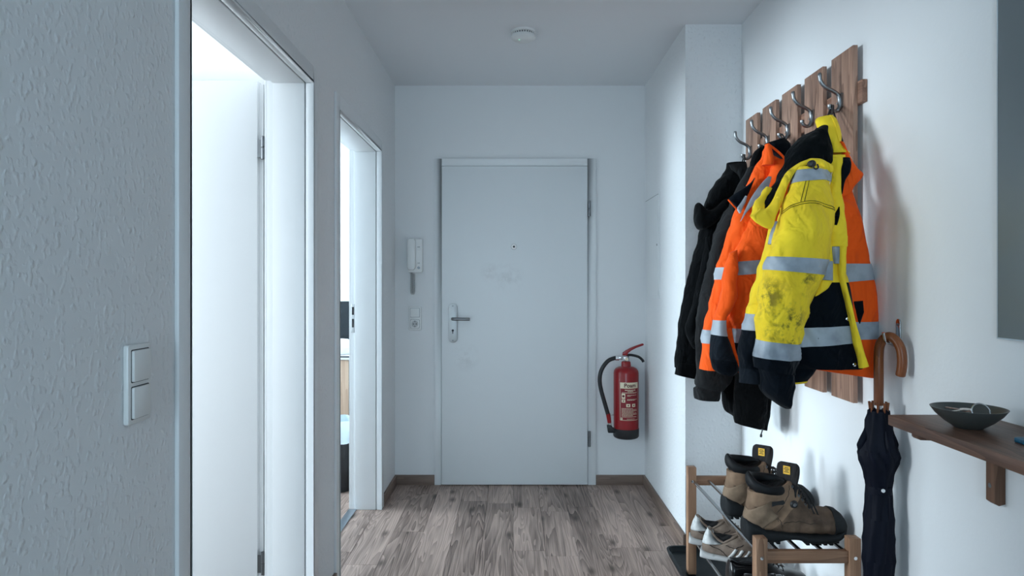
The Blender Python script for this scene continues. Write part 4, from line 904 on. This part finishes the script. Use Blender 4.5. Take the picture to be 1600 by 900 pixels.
for b in ((-.052, -.030, .566, .598), (-.052, -.030, .544, .562), (-.024, .000, .517, .536), (.012, .034, .517, .536), (-.058, -.046, .4395, .4520)):
    pc = patch(*b, .0012, 4).build('pictogram', M['cream'], lb)
    cxp, czp = (b[0]+b[1])/2, (b[2]+b[3])/2; hh = (b[3]-b[2])
    MB().add([onc(cxp+hh*.28*math.cos(a)*(.7 if i % 2 else 1), czp+hh*.28*math.sin(a)*(.7 if i % 2 else 1), .0016) for i, a in enumerate([2*PI*i/10 for i in range(10)])], [tuple(range(10))]).build('pictogram_mark', M['print_red'], lb)

# ------------------------------------------------------------------ small fittings
# intercom
ic = thing('intercom_handset', 'white wall intercom handset with looped cord left of the entrance door', 'intercom', (-.61, YB, 1.32))
def bx(u): return (u-CX)*(YB-.02)/F
def bz(v): return H-(v-CY)*(YB-.02)/F
MB().prism(rbox(bx(637.5), bx(660.5), bz(426), bz(373), .012, 5), YB-.030, YB).build('base', M['plastic'], ic, bevel=.004)
MB().prism(rbox(bx(637), bx(650.3), bz(422.5), bz(372.5), .022, 6), YB-.058, YB-.0295).build('handset', M['plastic'], ic, bevel=.008, seg=3)
for v in (386, 411): box('button', M['hinge'], ic, bx(652.5), bx(656.5), YB-.0318, YB-.0300, bz(v+.6), bz(v-.4), bevel=.0005)
box('button', M['plastic'], ic, bx(652), bx(658), YB-.0325, YB-.0300, bz(391), bz(388), bevel=.0008)
MB().lathe([(.0085, 0), (.0085, .003), (.006, .003), (.006, .001)], (bx(654.5), YB-.030, bz(418.5)), 16, 'y').build('door_button', M['hinge'], ic)
coil = []
for i in range(420):
    t = i/419; x_ = bx(642.8) + (bx(646.6)-bx(642.8))*(.5-.5*math.cos(PI*min(1, max(0, (t-.38)/.24))))
    z_ = (bz(424)+(bz(457)-bz(424))*min(1, t/.42)) if t < .42 else (bz(457)-.012*math.sin(PI*(t-.42)/.16) if t < .58 else bz(457)+(bz(428)-bz(457))*((t-.58)/.42))
    a = t*2*PI*52; coil.append(V(x_+.0062*math.cos(a), YB-.020+.0062*math.sin(a), z_))
M['cord'] = mat('grey_cord', (.52, .53, .53), .5)
MB().tube(coil, .0019, 5).build('cord', M['cord'], ic)
# switch and socket by the door
so_ = thing('switch_socket_plate', 'white double plate with a rocker switch above a power socket, under the intercom', 'socket', (-.61, YB, .96))
MB().prism(rbox(bx(638), bx(658), bz(516.5), bz(479), .008, 4), YB-.011, YB).build('frame', M['plastic'], so_, bevel=.003)
MB().prism(rbox(bx(641), bx(655), bz(495.5), bz(482), .004, 3), YB-.015, YB-.010).build('rocker', M['plastic'], so_, bevel=.0015)
MB().prism(rbox(bx(640.5), bx(655.5), bz(496), bz(481.5), .004, 3), YB-.0116, YB-.010).build('rocker_shade_gap', M['hinge'], so_)  # dark plate puts in the line of shade around the rocker
MB().prism(rbox(bx(640.6), bx(655.4), bz(513.4), bz(499.1), .008, 3), YB-.0116, YB-.010).build('socket_shade_gap', M['hinge'], so_)  # dark outline painted in as shade around the socket insert
sk = MB().prism(rbox(bx(641), bx(655), bz(513), bz(499.5), .008, 3), YB-.0135, YB-.010).build('socket_insert', M['plastic'], so_, bevel=.001)
sc0 = V((bx(641)+bx(655))/2, YB, (bz(513)+bz(499.5))/2)
MB().lathe([(.0205, 0), (.0205, .0008), (.0185, .0012)], sc0+V(0, -.0135, 0), 24, 'y').build('socket_rim', M['cord'], sk)
for dx in (-.009, .009): MB().lathe([(.0035, 0), (.0035, .001)], sc0+V(dx, -.0143, 0), 10, 'y').build('pin_hole', M['socket_dark'], sk)
for dz in (-.0165, .0165): box('earth_clip', M['hinge'], sk, sc0.x-.004, sc0.x+.004, YB-.0156, YB-.0142, sc0.z+dz-.003, sc0.z+dz+.003, bevel=.0004)
# double light switch on the near left wall
lsw = thing('light_switch', 'white double rocker light switch on the near left wall', 'light switch', (XL, 1.335, 1.06))
MB().prism(rbox(1.297, 1.379, .986, 1.139, .005, 4), XL, XL+.011, 'x').build('frame', M['plastic'], lsw, bevel=.003)
for z in (1.027, 1.098):
    MB().prism(rbox(1.308, 1.368, z-.030, z+.030, .003, 3), XL+.010, XL+.0165, 'x').build('rocker', M['plastic'], lsw, bevel=.002)
for z in (1.027, 1.098): MB().prism(rbox(1.306, 1.370, z-.032, z+.032, .003, 3), XL+.0095, XL+.0113, 'x').build('rocker_shade_gap', M['socket_dark'], lsw)  # dark backing stands in for the shaded gap round each rocker
# access panel on the pillar
ap = thing('access_panel', 'flush white metal access panel on the pillar side, right of the entrance door', 'access panel', (XP, 4.05, 1.19))
MB().prism([(3.835, 1.175), (4.245, 1.175), (4.245, 1.790), (3.835, 1.790)], XP-.004, XP, 'x').build('frame', M['lacquer'], ap, bevel=.001)
MB().prism([(3.862, 1.200), (4.222, 1.200), (4.222, 1.764), (3.862, 1.764)], XP-.0075, XP-.003, 'x').build('door', M['lacquer'], ap, bevel=.001)
box('gap', M['hinge'], ap, XP-.0065, XP-.0038, 3.862, 4.222, 1.764, 1.767, bevel=0)
MB().lathe([(.006, 0), (.006, .002)], (0,0,0), 12, 'x').xform(Matrix.Translation((XP-.0095, 3.878, 1.48))).build('lock', M['hinge'], ap)
# smoke detector
sd = thing('smoke_detector', 'round white smoke detector with a green light on the ceiling', 'smoke detector', (.050, 3.36, CEI-.05))
sc_ = V(.050, 3.36, CEI)
MB().lathe([(.061, 0), (.061, -.010), (.058, -.012)], sc_, 48).build('base', M['plastic'], sd)
MB().lathe([(.054, -.010), (.054, -.024)], sc_, 48).build('vent_ring', M['hinge'], sd)
for j in range(28):
    a = 2*PI*j/28; MB().box(.0535, .0565, -.0025, .0025, -.0245, -.0105).xform(Matrix.Translation(sc_) @ Matrix.Rotation(a, 4, 'Z')).build('vent_rib', M['plastic'], sd)
MB().lathe([(.059, -.022), (.0605, -.026), (.058, -.036), (.046, -.044), (.02, -.048), (.0, -.048)], sc_, 48).build('cover', M['plastic'], sd)
MB().lathe([(.0028, 0), (.0028, -.003)], sc_+V(-.020, -.016, -.0445), 10).build('indicator_light', M['led'], sd)
MB().lathe([(.0048, 0), (.0048, -.002)], sc_+V(.029, .004, -.0435), 12).build('sounder_hole', M['socket_dark'], sd)

# ------------------------------------------------------------------ the far side room seen through the slot
dk = thing('desk', 'light oak desk seen through the far doorway', 'desk', (-1.6, 4.95, 0))
box('desktop', M['white_paper'], dk, -2.5, -1.08, 4.70, 5.35, .735, .765)
box('desk_edge', M['socket_dark'], dk, -2.5, -1.08, 4.694, 4.700, .752, .760, bevel=0)
box('drawer_unit', M['desk'], dk, -1.50, -1.10, 4.72, 5.30, .08, .730)
for x_ in (-2.48, -1.14): box('leg', M['steel'], dk, x_, x_+.04, 4.72, 4.76, 0, .735)
for x_ in (-2.48, -1.14): box('leg', M['steel'], dk, x_, x_+.04, 5.28, 5.32, 0, .735)
mo = thing('monitor', 'dark computer monitor on the desk in the far room', 'monitor', (-1.5, 5.0, .765))
box('screen', M['screen'], mo, -1.80, -1.12, 5.00, 5.035, .82, 1.13, bevel=.004)
MB().box(-1.49, -1.43, 5.035, 5.06, .775, 1.0).box(-1.58, -1.34, 4.96, 5.14, .765, .777).build('stand', M['screen'], mo, bevel=.003)
wb = MB().lathe([(.07, 0), (.085, .01), (.09, .05), (.075, .085), (.04, .105), (.0, .11)], (-1.205, 4.80, .765), 20, lobes=5, amp=.10, twist=20).build('crumpled_bag', M['white_paper'], None)
tag(wb, 'crumpled white bag lying on the desk before the dark monitor', 'bag')
bn = thing('waste_bin', 'black waste bin with a pale plastic liner standing by the desk', 'waste bin', (-1.06, 4.20, 0))
MB().lathe([(.10, 0), (.105, .005), (.135, .34), (.139, .345), (.132, .345), (.101, .012), (.0, .012)], (-1.085, 4.20, .0), 32).build('bin_body', M['black'], bn)
MB().lathe([(.141, .30), (.146, .33), (.146, .36), (.138, .40), (.12, .43), (.126, .37), (.115, .30), (.0, .20)], (-1.085, 4.20, .0), 48, lobes=9, amp=.06, twist=8).build('bin_liner', M['bag'], bn)
